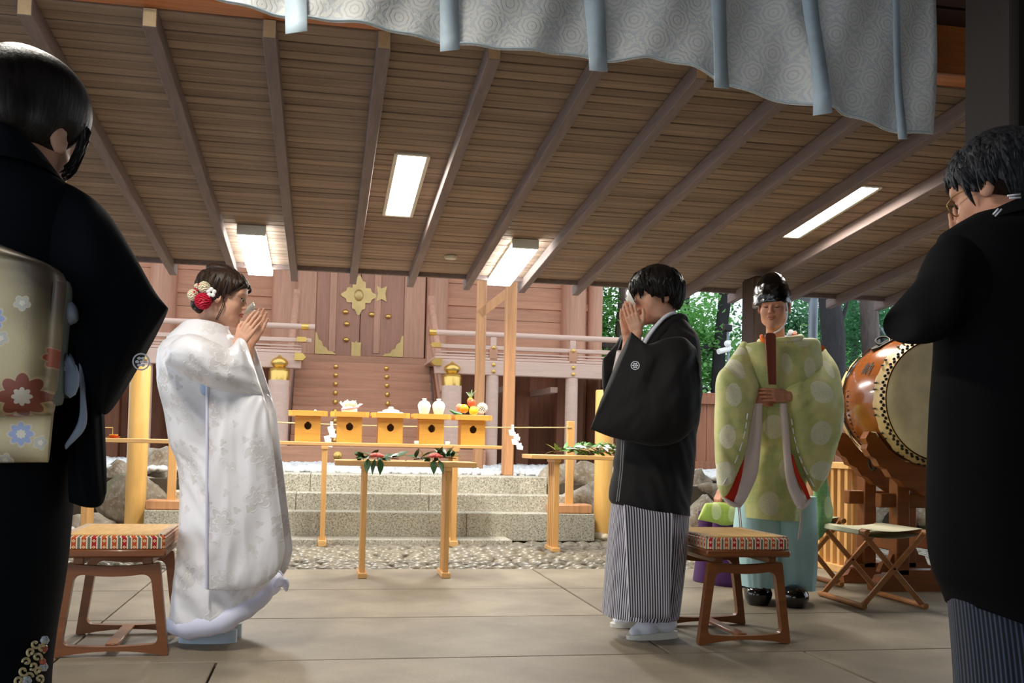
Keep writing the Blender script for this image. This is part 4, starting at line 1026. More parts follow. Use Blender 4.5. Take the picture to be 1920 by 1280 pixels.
# ------------------------------------------------------------------ folding stools
M_canv = plain('cream_canvas', (214, 208, 178), .8, var=.06, bump=.2, bs=200)
M_fold = wood('folding_stool_beech', (176, 118, 70), 0, .5, .15, fine=.7)
def folding(x0, x1, y0, y1, label, zt=.43):
    t = thing('folding_stool', label, 'stool', ((x0+x1)/2, (y0+y1)/2, 0), 'folding stools'); m = M_fold
    for x in (x0, x1): MB().tube([(x, y0-.03, .016), (x, y1+.03, .016)], .016, 10).build('floor_rod', m, t); MB().tube([(x, y0-.05, zt), (x, y1+.05, zt)], .017, 12).build('seat_rod', m, t)
    for y in (y0, y1):
        MB().bar((x0, y-.008, .02), (x1, y-.008, zt), .016, .030, ch=.003).build('leg', m, t); MB().bar((x1, y+.010, .02), (x0, y+.010, zt), .016, .030, ch=.003).build('leg', m, t)
        MB().tube([((x0+x1)/2, y-.02, zt/2+.01), ((x0+x1)/2, y+.022, zt/2+.01)], .007, 8).build('bolt', M_iron, t)
    rings = []
    for y in (y0+.01, y1-.01):
        top = [(x0-.019, y, zt-.012), (x0-.018, y, zt+.012), (x0, y, zt+.020)]+[(x0+(x1-x0)*q/8, y, zt+.020-.018*math.sin(PI*q/8)) for q in range(1, 8)]+[(x1, y, zt+.020), (x1+.018, y, zt+.012), (x1+.019, y, zt-.012), (x1, y, zt-.02)]
        low = [(x0+(x1-x0)*q/8, y, zt-.020-.018*math.sin(PI*q/8)+.0) for q in range(7, 0, -1)]+[(x0, y, zt-.02)]
        rings.append(top+low)
    MB().loft(rings, False, False).build('canvas_seat', M_canv, t, smooth=60)
folding(3.005, 3.385, 5.17, 5.62, 'folding stool with cream canvas seat, in front of the slatted stand and drum')
folding(2.98, 3.345, 6.03, 6.46, 'second folding stool, mostly hidden behind the pale trousers of the priest')
# ------------------------------------------------------------------ trees beyond the terrace
def tree(name, label, x, y, r0, h, lean, branches, m, seed, crowns, lm, nl, ls=.10):
    r = random.Random(seed); t = thing(name, label, 'tree', (x, y, .45), 'trees beyond the terrace')
    b = MB(); pts = [Vector((x+lean*(i/8)**1.2*h+.06*math.sin(i*1.3+seed), y, .4+h*i/8)) for i in range(9)]
    b.tube(pts, [r0*(1.35 if i == 0 else 1-.05*i) for i in range(9)], 14); b.v = [tuple(Vector(p)+Vector((noise.noise(Vector(p)*2.2), noise.noise(Vector(p)*2.2+Vector((5, 0, 0))), 0))*r0*.35) for p in b.v]
    for (z0, dx, dz, rr) in branches:
        i = min(range(9), key=lambda k: abs(pts[k][2]-z0)); p = pts[i]; b.tube([p, p+Vector((dx*.35, 0, dz*.2)), p+Vector((dx*.75, .1, dz*.6)), p+Vector((dx, .1, dz))], [rr, rr*.9, rr*.7, rr*.35], 8)
    b.build('trunk', m, t, smooth=180)
    V = []; F = []
    for (cx_, cy_, cz_, rx, ry, rz2, frac) in crowns:
        n_ = int(nl*frac*2.3); cl = [(r.gauss(0, .45), r.gauss(0, .45), r.gauss(0, .45)) for _ in range(max(6, n_//60))]
        for _ in range(n_):
            q = r.choice(cl); c = Vector((cx_+(q[0]+r.gauss(0, .13))*rx, cy_+(q[1]+r.gauss(0, .13))*ry, cz_+(q[2]+r.gauss(0, .10))*rz2))
            if c[2] < .5: continue
            d = Vector((r.gauss(0, 1), r.gauss(0, 1), r.gauss(-.2, .5))).normalized(); s = d.cross(Vector((r.gauss(0, .4), r.gauss(0, .4), 1))).normalized(); L = ls*r.uniform(.6, 1.25); k = len(V)
            V += [c, c+d*L*.5+s*L*.34, c+d*L, c+d*L*.5-s*L*.34]; F.append((k, k+1, k+2, k+3))
    b = MB().add(V, F); stuff(b.build('foliage', lm, t, smooth=0))
def tX(px, Y): return A(px, 650, Y)[0]
TY = 17.0
tree('broadleaf_tree', 'mid-brown tree trunk rising behind the raised hands of the groom', tX(1172, TY), TY, .19, 6, -.0, [(2.6, -.8, .1, .10), (3.6, .6, .7, .06)], M_bark, 1, [(tX(1130, TY), TY+.3, 2.9, 1.2, .8, 1.3, 1)], M_leaf2, 2600)
tree('broadleaf_tree', 'dark slim tree with a long branch, between the groom and the brown column', tX(1352, 16), 16, .13, 6, .0, [(2.4, -.9, -.35, .07), (1.7, -.7, -.1, .04), (3.2, .5, .5, .05)], M_barkd, 2, [(tX(1320, 16), 16.4, 2.7, 1.0, .8, 1.5, 1)], M_leaf2, 2600)
tree('broadleaf_tree', 'bright green leafy tree seen past the shrine corner, left of the groom', tX(1100, 21), 21, .10, 6, .02, [(3.0, .7, .8, .05), (2.5, -.6, .6, .05)], M_barkd, 3, [(tX(1110, 21), 21, 3.0, 1.2, .8, 1.6, .5), (tX(1170, 21), 21.5, 2.2, 1.2, .8, 1.2, .5)], M_leaf2, 3400)
tree('broadleaf_tree', 'bright green leafy tree behind the shoulder of the groom', tX(1295, 21), 21, .11, 6, -.02, [(3.0, .7, .8, .05)], M_barkd, 4, [(tX(1290, 21), 21, 3.2, 1.3, .9, 1.5, .5), (tX(1350, 21), 22, 2.0, 1.3, .8, 1.4, .5)], M_leaf2, 3800)
tree('broadleaf_tree', 'thick black tree trunk right of the grey downpipe', tX(1556, 14), 14, .20, 6, -.004, [(2.4, .35, .6, .05)], M_barkd, 5, [(tX(1600, 14), 15.5, 3.1, 1.0, .6, .9, 1)], M_leaf3, 1600, .08)
tree('broadleaf_tree', 'straight purple-grey tree trunk above the drum', tX(1637, 15), 15, .17, 6, -.012, [(3.6, .4, .8, .05)], M_bark, 6, [(tX(1620, 16), 16.5, 3.2, 1.3, .7, 1.3, 1)], M_leaf3, 3000, .08)
tree('broadleaf_tree', 'dark forked tree behind the elbow of the man in black', tX(1690, 15.5), 15.5, .16, 2.2, 0, [(2.4, -.7, 1.4, .12), (2.4, .8, 1.5, .13)], M_barkd, 7, [(tX(1680, 17), 17.2, 2.9, 1.3, .6, 1.3, 1)], M_leaf3, 2600, .08)
tree('broadleaf_tree', 'dense dark green tree low behind the drum', tX(1600, 19), 19, .10, 5, 0, [], M_barkd, 8, [(tX(1580, 19), 19, 1.6, 1.6, .8, 1.3, .5), (tX(1660, 19), 19.3, 2.4, 1.6, .8, 1.6, .5)], M_leaf3, 5200, .10)
tree('broadleaf_tree', 'yellowish leafy tree showing between the two straight trunks', tX(1590, 24), 24, .12, 6, 0, [], M_barkd, 9, [(tX(1560, 24), 24, 3.4, 2.0, .8, 2.0, .6), (tX(1500, 24), 24, 2.6, 2.0, .8, 2.0, .4)], M_leaf2, 4200, .12)
tree('broadleaf_tree', 'hazy green tree far behind the priest', tX(1420, 25), 25, .12, 6, 0, [], M_barkd, 10, [(tX(1420, 25), 25, 2.2, 2.0, .8, 1.6, .6), (tX(1250, 25), 25, 1.8, 2.4, .8, 1.4, .4)], M_leaf3, 3600, .13)
t = thing('ivy_shoot', 'small bright green leafy shoot beside the collar of the priest', 'plant', A(1495, 872, 9.9))
for k, (px, py) in enumerate(((1500, 628), (1505, 615), (1497, 632), (1510, 622), (1503, 608))): inst(LMB, 'leaf', t, A(px, py, 9.5), (.3*k, -1.0+.3*k, k*1.3), (1.0,)*3)
MB().tube([A(1495, 872, 9.9), A(1498, 650, 9.6), A(1500, 630, 9.5), A(1504, 605, 9.5)], .006, 6).build('stem', M_bleaf, t)
# downpipe, slanting pipe and camera pole
M_pipe = plain('grey_zinc', (128, 138, 148), .4, .3)
dp = thing('downpipe', 'grey rainwater pipe with a slanting branch, behind the priest', 'pipe', A(1524, 800, 9.2))
MB().tube([A(1526, 525, 9.2), A(1524, 620, 9.2), A(1521, 860, 9.2)], .046, 16).build('pipe', M_pipe, dp); MB().tube([A(1528, 530, 9.18), A(1527, 556, 9.18)], .056, 16).build('pipe_collar', M_iron, dp)
MB().tube([A(1470, 541, 9.3), A(1522, 560, 9.22)], .05, 14).build('branch_pipe', M_pipe, dp)
cp = thing('camera_pole', 'slim pole carrying a floodlight and two white security cameras, left of the brown column', 'camera', A(1366, 900, 12.5)); Yc = 12.5
MB().tube([A(1366, 900, Yc), A(1365, 622, Yc)], .018, 10).build('pole', M_pipe, cp); MB().box(A(1357, 621, Yc)-Vector((0, .05, 0)), A(1371, 609, Yc)+Vector((0, .05, 0)), .01).build('floodlight', M_iron, cp)
MB().ball(A(1364, 644, Yc-.06), .045, 14).build('dome_camera', M_white, cp); MB().tube([A(1347, 659, Yc-.08), A(1367, 654, Yc-.02)], .036, 14).build('bullet_camera', M_white, cp)
sr = thing('shed_roof', 'small pale lantern roof on a post, far behind the elbow of the man in black', 'roof', A(1665, 640, 16)); b = MB().box(A(1640, 632, 16), A(1700, 624, 16.6), .02); b.build('roof', M_pipe, sr); MB().box(A(1672, 660, 16.2), A(1676, 630, 16.3), .004).build('post', M_postb, sr)
# ------------------------------------------------------------------ people: materials
def skin_mat(name, c):
    t = NT(name); t.set(.5, 0, .35); v = t.coord('Object'); f = t.noise(v, 14, 3); c1 = lin(c); c2 = lin((c[0]-6, c[1]-16, c[2]-16))
    t.col(t.mix(t.ramp(f, .4, .7), c1, c2)); t.b.inputs['Subsurface Weight'].default_value = .15
    t.b.inputs['Subsurface Radius'].default_value = (.010, .004, .002); t.b.inputs['Subsurface Scale'].default_value = 1; return t.m
M_skf = skin_mat('bride_skin', (226, 178, 150)); M_skm = skin_mat('groom_skin', (224, 172, 142)); M_skp = skin_mat('priest_skin', (206, 148, 118)); M_sko = skin_mat('older_skin', (196, 146, 118))
M_lip = plain('lips', (190, 104, 94), .4, var=.05); M_lipm = plain('pale_lips', (184, 118, 100), .45, var=.05)
M_eyew = plain('eye_white', (230, 226, 220), .3, var=.02); M_iris = plain('dark_iris', (30, 20, 16), .2)
def hair_mat(name, c, c2, st=(60, 60, 8)):
    t = NT(name); t.set(.5, 0, .35); v = t.coord('Object', st); f = t.noise(v, 2.0, 4, .6, .3); t.col(t.mix(t.ramp(f, .35, .7), lin(c), lin(c2))); t.bump(f, .5, .003)
    t.b.inputs['Anisotropic'].default_value = .4; return t.m
M_hairb = hair_mat('brown_black_hair', (26, 18, 14), (70, 48, 34)); M_hairk = hair_mat('black_hair', (14, 12, 12), (38, 30, 26)); M_hairg = hair_mat('greying_hair', (18, 18, 20), (62, 62, 66), (90, 90, 40))
def cloth(name, c, rough=.8, var=.06, sheen=.05, bump=.12, bs=500, spec=.25): return plain(name, c, rough, 0, spec, var, 5, bump, bs, sheen=sheen, bd=.0015)
M_blk = cloth('black_silk', (24, 22, 22), .75, .1); M_blkw = cloth('blue_black_kimono', (12, 16, 22), .9, .15, 0, .12, 500, .12); M_blkm = cloth('black_wool', (12, 12, 14), .9, .1, 0, .12, 500, .1)
M_wht = cloth('white_cotton', (236, 238, 246), .75, .02); M_lav = cloth('pale_lining_satin', (222, 224, 246), .45, .03, .1, .05); M_lblue = cloth('pale_blue_silk', (176, 196, 226), .55, .08)
M_pinkw = cloth('pale_pink_lining', (236, 220, 214), .6, .04); M_redl = cloth('scarlet_lining', (206, 50, 26), .6, .1); M_orangc = cloth('orange_underrobe', (240, 116, 40), .7, .06)
M_aqua = cloth('pale_aqua_trousers', (182, 220, 220), .7, .06); M_purp = cloth('purple_trousers', (70, 34, 84), .7, .12)
M_lacq = plain('black_lacquer', (10, 10, 11), .12, 0, .6, .1, coat=.6); M_soleb = plain('pale_blue_sandal', (206, 222, 236), .45, var=.03); M_solew = plain('cream_sandal', (226, 222, 210), .5, var=.04)
def brocade_white():
    t = NT('white_floral_satin'); t.set(.36, 0, .5, sheen=.2); v = t.coord('UV'); w = t.new('ShaderNodeTexNoise'); t.link(v, w.inputs['Vector']); w.inputs['Scale'].default_value = 7
    ad = t.new('ShaderNodeVectorMath', operation='MULTIPLY_ADD'); t.link(w.outputs['Color'], ad.inputs[0]); ad.inputs[1].default_value = (.05, .05, 0); t.link(v, ad.inputs[2]); vv = ad.outputs[0]
    a, c, r = t.flowers(vv, 6.5, 6, .062, .9, .45); b, c2, r2 = t.flowers(vv, 15, 3, .017, 1, .6); g = t.noise(v, 5, 3)
    ln = t.ramp(t.math('ABSOLUTE', t.math('SINE', t.math('MULTIPLY', r, 7.0))), .25, .55)
    k = t.math('MAXIMUM', t.math('MULTIPLY', a, ln), b); k = t.math('MULTIPLY', k, t.ramp(g, .40, .55))
    t.col(t.mix(k, lin((240, 238, 242)), lin((222, 218, 218)))); t.link(t.math('MULTIPLY_ADD', k, .22, .32), t.b.inputs['Roughness'])
    t.bump(k, .4, .002); return t.m
M_bro = brocade_white()
def obi_mat():
    t = NT('gold_flowered_obi'); t.set(.4, .25, .5); v = t.coord('UV'); g = t.noise(v, 3.2, 3, .5, .4)
    o = t.mix(t.ramp(g, .42, .58), lin((202, 184, 142)), lin((98, 84, 70)))
    for sc, pe, r, cols, rnd_ in ((19, 5, .013, ((196, 190, 176), (92, 106, 92)), 1), (11, 8, .022, ((196, 98, 66), (160, 170, 206)), .9), (5.5, 8, .042, ((190, 168, 138), (150, 84, 66)), .7)):
        m, c, rr = t.flowers(v, sc, pe, r, rnd_, .3); x = t.new('ShaderNodeSeparateColor'); t.link(c, x.inputs[0])
        on = t.math('GREATER_THAN', x.outputs[1], .45); cc = t.mix(t.math('GREATER_THAN', x.outputs[0], .5), lin(cols[0]), lin(cols[1]))
        cc = t.mix(t.math('LESS_THAN', rr, .35), cc, lin((226, 214, 196))); ed = t.math('GREATER_THAN', rr, .85); cc = t.mix(t.math('MULTIPLY', ed, .7), cc, lin((224, 206, 160)))
        o = t.mix(t.math('MULTIPLY', m, on), o, cc)
    t.col(o); t.bump(t.noise(v, 300, 1), .2, .001); return t.m
M_obi = obi_mat()
def stripes(name, c1, c2, freq, duty, c3=None):
    t = NT(name); t.set(.7, 0, .25, sheen=.1); x = t.new('ShaderNodeSeparateXYZ'); t.link(t.coord('UV'), x.inputs[0])
    f = t.math('FRACT', t.math('MULTIPLY', x.outputs[0], freq)); k = t.ramp(t.math('ABSOLUTE', t.math('SUBTRACT', f, .5)), duty/2-.06, duty/2+.06)
    t.col(t.mix(k, lin(c1), lin(c2))); return t.m
M_hak = stripes('striped_hakama', (22, 22, 34), (206, 202, 212), 84, .46); M_hakb = stripes('dark_striped_hakama', (16, 18, 26), (62, 72, 92), 70, .62)
def kariginu(name, base, dark, circ, sp, circles):
    t = NT(name); t.set(.62, 0, .3, sheen=.2); v = t.coord('Object'); x = t.new('ShaderNodeSeparateXYZ'); t.link(v, x.inputs[0])
    m = None
    for (cx_, cz_, rx, rz2) in circles:
        a = t.math('DIVIDE', t.math('SUBTRACT', x.outputs[0], cx_), rx); b = t.math('DIVIDE', t.math('SUBTRACT', x.outputs[2], cz_), rz2)
        q = t.ramp(t.math('ADD', t.math('MULTIPLY', a, a), t.math('MULTIPLY', b, b)), 1.06, .96); m = q if m is None else t.math('MAXIMUM', m, q)
    g = t.noise(v, 9, 3); o = t.mix(t.ramp(g, .4, .6), lin(base), lin(dark))
    h = t.new('ShaderNodeTexVoronoi', feature='DISTANCE_TO_EDGE'); t.link(v, h.inputs['Vector']); h.inputs['Scale'].default_value = 38; h.inputs['Randomness'].default_value = .15
    o = t.mix(t.math('MULTIPLY', t.ramp(h.outputs['Distance'], .12, .04), .18), o, lin((226, 214, 130)))
    n_ = t.new('ShaderNodeTexNoise'); t.link(v, n_.inputs['Vector']); n_.inputs['Scale'].default_value = 30; n_.inputs['Detail'].default_value = 1; n_.inputs['Distortion'].default_value = 2.5
    sq = t.ramp(t.math('ABSOLUTE', t.math('SINE', t.math('MULTIPLY', n_.outputs['Fac'], 30.0))), .5, .15)
    cc = t.mix(t.math('MULTIPLY', sq, .6), lin(circ), lin(sp)); t.col(t.mix(m, o, cc)); t.bump(sq, .15, .001); return t.m
# ------------------------------------------------------------------ people: shapes
def crv(P, m):      # smooth resampling of a list of tuples
    P = np.array(P, float); n = len(P); E_ = np.vstack([2*P[0]-P[1], P, 2*P[-1]-P[-2]]); out = []
    for q in np.linspace(0, n-1, m):
        i = min(int(q), n-2); t = q-i; a, b, c, d = E_[i], E_[i+1], E_[i+2], E_[i+3]
        out.append(.5*((2*b)+(c-a)*t+(2*a-5*b+4*c-d)*t*t+(3*b-a-3*c+d)*t**3))
    return np.array(out)
def sgp(c, e): return math.copysign(abs(c)**e, c)
def robe(Y, rows, mat, name, parent, m=40, n=64, e=1.0, fold=0, ffreq=7, fy=None, caps=(True, True), tw=0, seed=0, uvper=None, pleat=None, crease=None, rp=0):
    # rows: (y_left, x_left, y_right, x_right, depth radius, centre offset in depth); sight-measured outline at depth Y
    R_ = crv(rows, m); rings = []; uv = []
    for k, (yl, xl, yr, xr, ry, oy) in enumerate(R_):
        a = A(xl, yl, Y); b = A(xr, yr, Y); rx = (b[0]-a[0])/2; c = (a+b)/2; rg = []; v = k/(m-1)
        for i in range(n):
            th = 2*PI*i/n; f = 1.0
            if fold:
                amp = fold*(.25+.75*v) if fold > 0 else -fold
                f = 1+amp*(math.sin(th*ffreq+tw*v*3+seed)*.6+math.sin(th*(ffreq*2+1)+1.7+seed-tw*v*4)*.3+.5*noise.noise(Vector((math.cos(th)*1.5+seed, math.sin(th)*1.5, v*3.5))))
            ex = math.cos(th); ey = math.sin(th)
            if pleat: f *= 1+pleat*((th*9/PI) % 1-.5)*v
            zz = (b[2]-a[2])*(((1+ex)/2)**rp-.5) if rp else (b[2]-a[2])/2*ex
            q = Vector((c[0]+rx*sgp(ex, e)*(1+(f-1)*(.15 if abs(ex) > .9 else .6)), Y+oy+ry*sgp(ey, e)*f, c[2]+zz))
            if crease: q += Vector((ex*.25, ey, 0))*crs(q, crease, seed)
            rg.append(q)
            uv.append(((uvper or 2*PI*max(rx, .15))*i/n, c[2]))
        rings.append(rg)
    b = MB().loft(rings, caps[0], caps[1], 0, True, uv)
    return b.build(name, mat, parent, smooth=70)
def crs(p, c, seed):      # soft ridged folds running along the direction c[1]
    ca, sa = math.cos(c[1]), math.sin(c[1]); u = p[0]*ca+p[2]*sa; v = -p[0]*sa+p[2]*ca
    u += .06*noise.noise(Vector((u*3, v*3, seed+9))); v += .05*noise.noise(Vector((u*4, v*4, seed+3)))
    n1 = noise.noise(Vector((u*c[2]*.28+seed, v*c[2], seed))); n2 = noise.noise(Vector((u*c[2]*.5, v*c[2]*2.1, seed+5)))
    return c[0]*((1-2.4*abs(n1))*.7+(.6-1.8*abs(n2))*.35-.3)
def bag(Ys, T, B, ws, mat, name, parent, m=30, n=26, e=.75, fold=0, seed=0, caps=(True, True), nrm=(0, 1, 0), ff=3.0, crease=None):
    k = len(T); Q = crv([(T[i][0], T[i][1], B[i][0], B[i][1], ws[i] if not isinstance(ws, (int, float)) else ws, Ys[i] if not isinstance(Ys, (int, float)) else Ys) for i in range(k)], m)
    rings = []; N = Vector(nrm); uv = []; acc = 0; pv = None
    for j, (tx, ty, bx_, by, w, Y) in enumerate(Q):
        t = A(tx, ty, Y); b = A(bx_, by, Y); c = (t+b)/2; h = (t-b)/2; rg = []
        if pv is not None: acc += (c-pv).length
        pv = c
        for i in range(n):
            th = 2*PI*i/n; s = sgp(math.sin(th), e); cc = sgp(math.cos(th), e)
            p = c+h*cc; ww = w
            if fold: ww = w+fold*(noise.noise(Vector((p[0]*ff*2+seed, p[2]*ff*.8+seed, seed)))+.5*math.sin(j/m*ff*4+p[2]*9+seed)+.4*noise.noise(Vector((p[0]*ff*5, p[2]*ff*2, seed+4))))
            if crease: ww += crs(p, crease, seed)*min(1, 3*w/ (abs(w)+.02))
            rg.append(p+N*ww*s); uv.append((acc, h.length*cc))
        rings.append(rg)
    return MB().loft(rings, caps[0], caps[1], 0, True, uv).build(name, mat, parent, smooth=75)
def frame3(fx, bow=0, tilt=0):
    f = Vector((fx[0], fx[1], 0)).normalized(); l = Vector((-f[1], f[0], 0)); z = Vector((0, 0, 1))
    f2 = f*math.cos(bow)-z*math.sin(bow); u2 = z*math.cos(bow)+f*math.sin(bow)
    l2 = l*math.cos(tilt)+u2*math.sin(tilt); u3 = u2*math.cos(tilt)-l*math.sin(tilt)
    return Matrix((f2, l2, u3)).transposed()
def head(c, R, s, eyes='closed', fem=False, neck=(-.055, 0, -.22), res=.0036):
    S = Sdf(); w = .94 if fem else 1.0
    S.ell((-.014, 0, .042), (.097, .077*w, .083), .02); S.ell((.024, 0, -.022), (.066, .064*w, .092), .025)
    S.ell((.040, 0, -.080), (.044, .046*w, .034), .025); S.cap((.070, 0, -.102), (.070, 0, -.098), .017*w, None, .02)
    for q in (1, -1):
        S.ell((.052, q*.036*w, -.030), (.030, .028, .034), .02); S.ell((.005, q*.052*w, -.068), (.03, .014, .028), .025)
        S.ell((.074, q*.030*w, .024), (.016, .024, .009 if not fem else .006), .014)
    S.ell((.070, 0, .045), (.022, .05, .04), .03)
    for q in (1, -1): S.ell((.103, q*.030*w, .004), (.020, .017, .011), .010, None, True)
    S.cap((.088, 0, .010), (.104, 0, -.026), .0065, .0105, .008)
    for q in (1, -1): S.ell((.096, q*.010, -.030), (.010, .0075, .007), .006)
    S.ell((.086, 0, -.055), (.012, .022, .008), .006); S.ell((.093, 0, -.0545), (.0065, .019, .0052), .003); S.ell((.0915, 0, -.0655), (.0065, .016, .0058), .003)
    S.ell((.101, 0, -.0602), (.010, .022, .0012), .003, None, True)
    for q in (1, -1): S.ell((.0775, q*.030*w, .003), (.0125, .0135, .0115), .003)
    for q in (1, -1):
        Re = Matrix.Rotation(q*.35, 3, 'Z') @ Matrix.Rotation(-.18, 3, 'Y')
        S.ell((-.010, q*.080*w, -.004), (.019, .0085, .033), .008, Re); S.ell((-.004, q*.090*w, .002), (.010, .0055, .019), .004, Re, True)
    S.cap((-.028, 0, -.05), neck, .047*w, .052*w, .03)
    V, F = S.mesh(res)
    C = V[F].mean(1); mi = np.zeros(len(F), int)
    lip = (np.abs(C[:, 2]+.0598) < .0112*np.sqrt(np.clip(1-(C[:, 1]/.0215)**2, 0, 1))) & (C[:, 0] > .078); mi[lip] = 1
    b = MB(); M_ = R*s
    def W(P): return [M_ @ Vector(p)+Vector(c) for p in P]
    b.v = W(V); b.f = [tuple(f) for f in F]; b.uv = [(0, 0)]*len(V); b.mi = mi.tolist()
    for q in (1, -1):
        if eyes == 'open':
            b.ball(W([(.0795, q*.030*w, .003)])[0], .0118*s, 12, 3)
            b.ball(W([(.0885, q*.0295*w, .001)])[0], .0055*s, 10, 2)
            lash = [(.0845+.0045*math.cos((t-.5)*3), q*(.030+(t-.5)*.029)*w, .0055+.0035*math.sin(PI*t)) for t in np.linspace(0, 1, 9)]
            b.tube(W(lash), [s*.0017]*9, 6, 2)
        else:
            lash = [(.0868+.0035*math.cos((t-.5)*3)-.0045*abs(t-.45), q*(.030+(t-.5)*.030)*w, -.0005-.0052*math.sin(PI*t)+.002*t) for t in np.linspace(0, 1, 9)]
            b.tube(W(lash), [s*v for v in (.0008, .0016, .0021, .0022, .0022, .0022, .0022, .0018, .001)], 6, 2)
        brow = [(.0905-.011*(t**1.6)-.001, q*(.013+t*.037)*w, .0235+.006*math.sin(PI*t*.8)) for t in np.linspace(0, 1, 8)]
        b.tube(W(brow), [s*v*(.8 if fem else 1.5) for v in (.0016, .0026, .0029, .0029, .0026, .0022, .0016, .0006)], 6, 2, flat=.7)
    return b
def hand(b, wrist, X_, Zd, side, s=1.0, curl=(.25, .35, .25), spread=.05, elbow=None, thumb=None, res=.0026, fc=None):
    X_ = Vector(X_).normalized(); Zd = Vector(Zd); Zd = (Zd-X_*Zd.dot(X_)).normalized(); Yd = Zd.cross(X_); M_ = Matrix((X_, Yd, Zd)).transposed(); o = Vector(wrist)
    W = lambda p: np.array(o+M_ @ (Vector(p)*s)); S = Sdf()
    K = [(.088, .030), (.092, .0105), (.088, -.0095), (.080, -.028)]; L = [(.042, .025, .020), (.046, .028, .021), (.042, .026, .020), (.033, .020, .018)]
    for y in (.016, .005, -.006, -.016): S.cap(W((-.01, y*side, -.001)), W((.03, y*side*1.2, -.003)), .0125*s, .013*s, .012*s)
    for i, (kx, ky) in enumerate(K):
        S.cap(W((.02, ky*side*.72, -.004)), W((kx, ky*side, 0)), .013*s, .0102*s, .010*s)
        p = Vector((kx, ky*side, 0)); a_ = 0; sp = spread*(1.5-i)*side; cu = fc[i] if fc else curl; r = (.0090, .0092, .0088, .0078)[i]
        for j in range(3):
            a_ += cu[j]; d = Vector((math.cos(a_)*math.cos(sp), math.cos(a_)*math.sin(sp), -math.sin(a_))); q = p+d*L[i][j]
            S.cap(W(p), W(q), r*s*(1-.10*j), r*s*(.9-.10*j), .003*s); p = q
    S.ell(W((.035, .026*side, -.012)), (.026*s, .018*s, .014*s), .010*s, M_)
    th = thumb or ((.022, .024, -.010), (.052, .046, -.020), (.080, .052, -.028), (.102, .052, -.032))
    for j in range(3): S.cap(W((th[j][0], th[j][1]*side, th[j][2])), W((th[j+1][0], th[j+1][1]*side, th[j+1][2])), (.0135, .0108, .0095)[j]*s, (.0108, .0095, .0080)[j]*s, (.010, .004, .003)[j]*s)
    if elbow is not None:
        e = np.array(elbow, float); w0 = W((-.012, 0, -.001)); S.cap(w0, w0+(e-w0)*.35, .0225*s, .028*s, .014*s); S.cap(w0+(e-w0)*.35, e, .028*s, .038*s, .014*s)
    V, F = S.mesh(res*s); b.add(V.tolist(), F.tolist(), 0)
def flesh(b, segs, res=.018):      # plain body under the clothes
    S = Sdf()
    for p, q, r0, r1 in segs: S.cap(p, q, r0, r1, .04)
    V, F = S.mesh(res, .05); b.add(V.tolist(), F.tolist(), 0)
def standing(b, x, y, f, h=1.62, legs=True):
    f = Vector((f[0], f[1], 0)).normalized(); l = Vector((-f[1], f[0], 0)); P = lambda a_, s_, z: Vector((x, y, z*h/1.62))+f*a_+l*s_
    seg = [(P(0, 0, .92), P(0, 0, 1.18), .10, .105), (P(0, 0, 1.18), P(0, 0, 1.30), .105, .075)]
    for s_ in ((1, -1) if legs else ()): seg += [(P(0, s_*.07, .86), P(.01, s_*.075, .48), .075, .05), (P(.01, s_*.07, .48), P(-.03, s_*.07, .17), .05, .03)]
    flesh(b, seg)
def scalp(c, R, s, rad, zend, mat, parent, name='hair', seed=1, locks=160, thick=.010, off=.0, cen=(-.012, 0, .042), jit=.02, cut=None, flick=.0, length=.9, blobs=(), shag=0):
    # a hair cap with tapering locks that follow the skull; zend(az) is the height at which the hair ends
    b = MB(); n, k = 40, 22; V = []; M_ = R*s; cc = Vector(cen)
    def P(az, z, up_=1.0):
        zz = max(-.999, min(.999, (z-cc[2])/(rad[2]*up_))); w = math.sqrt(1-zz*zz) if zz > 0 else math.sqrt(max(.0, 1-(zz*.75)**2))
        return cc+Vector((rad[0]*up_*w*math.cos(az), rad[1]*up_*w*math.sin(az), rad[2]*up_*zz))
    rings = []
    for j in range(k):
        rg = []
        for i in range(n):
            az = 2*PI*i/n; ze = zend(az if az <= PI else az-2*PI); zt = cc[2]+rad[2]*.999; t = j/(k-1); z = zt+(ze-zt)*(1-math.cos(t*PI/2)); p = P(az, z)
            p = p*(1+.02*noise.noise(p*40)); rg.append(M_ @ p+Vector(c))
        rings.append(rg)
    b.loft(rings, True, True)
    r = random.Random(seed)
    for _ in range(locks):
        az = r.uniform(-PI, PI); ze = zend(az)+r.uniform(-jit, jit*.4); zt = cc[2]+rad[2]*r.uniform(.35, .97); sw = r.uniform(-.25, .25); m = 7; path = []
        zs = zt+(ze-zt)*0 if ze > zt else None
        if ze > zt: continue
        if r.random() < shag: ze = ze+(zt-ze)*r.uniform(.1, .75)
        L = r.uniform(.6, 1)*length
        for q in range(m):
            t = 1-L+L*q/(m-1); z = zt+(ze-zt)*t; path.append(M_ @ (P(az+sw*t, z, 1.0+.02+off+flick*t*t))+Vector(c))
        b.tube(path, [s*thick*v for v in (.3, .8, 1, 1, .85, .55, .08)], 5, flat=.45)
    for bc, br, bk in blobs:
        q = MB().ball((0, 0, 0), br, 20); b.add([M_ @ (Vector(bc)+Vector(p)*(1+.06*noise.noise(Vector(p)*50)))+Vector(c) for p in q.v], q.f)
    return b.build(name, mat, parent, smooth=60)
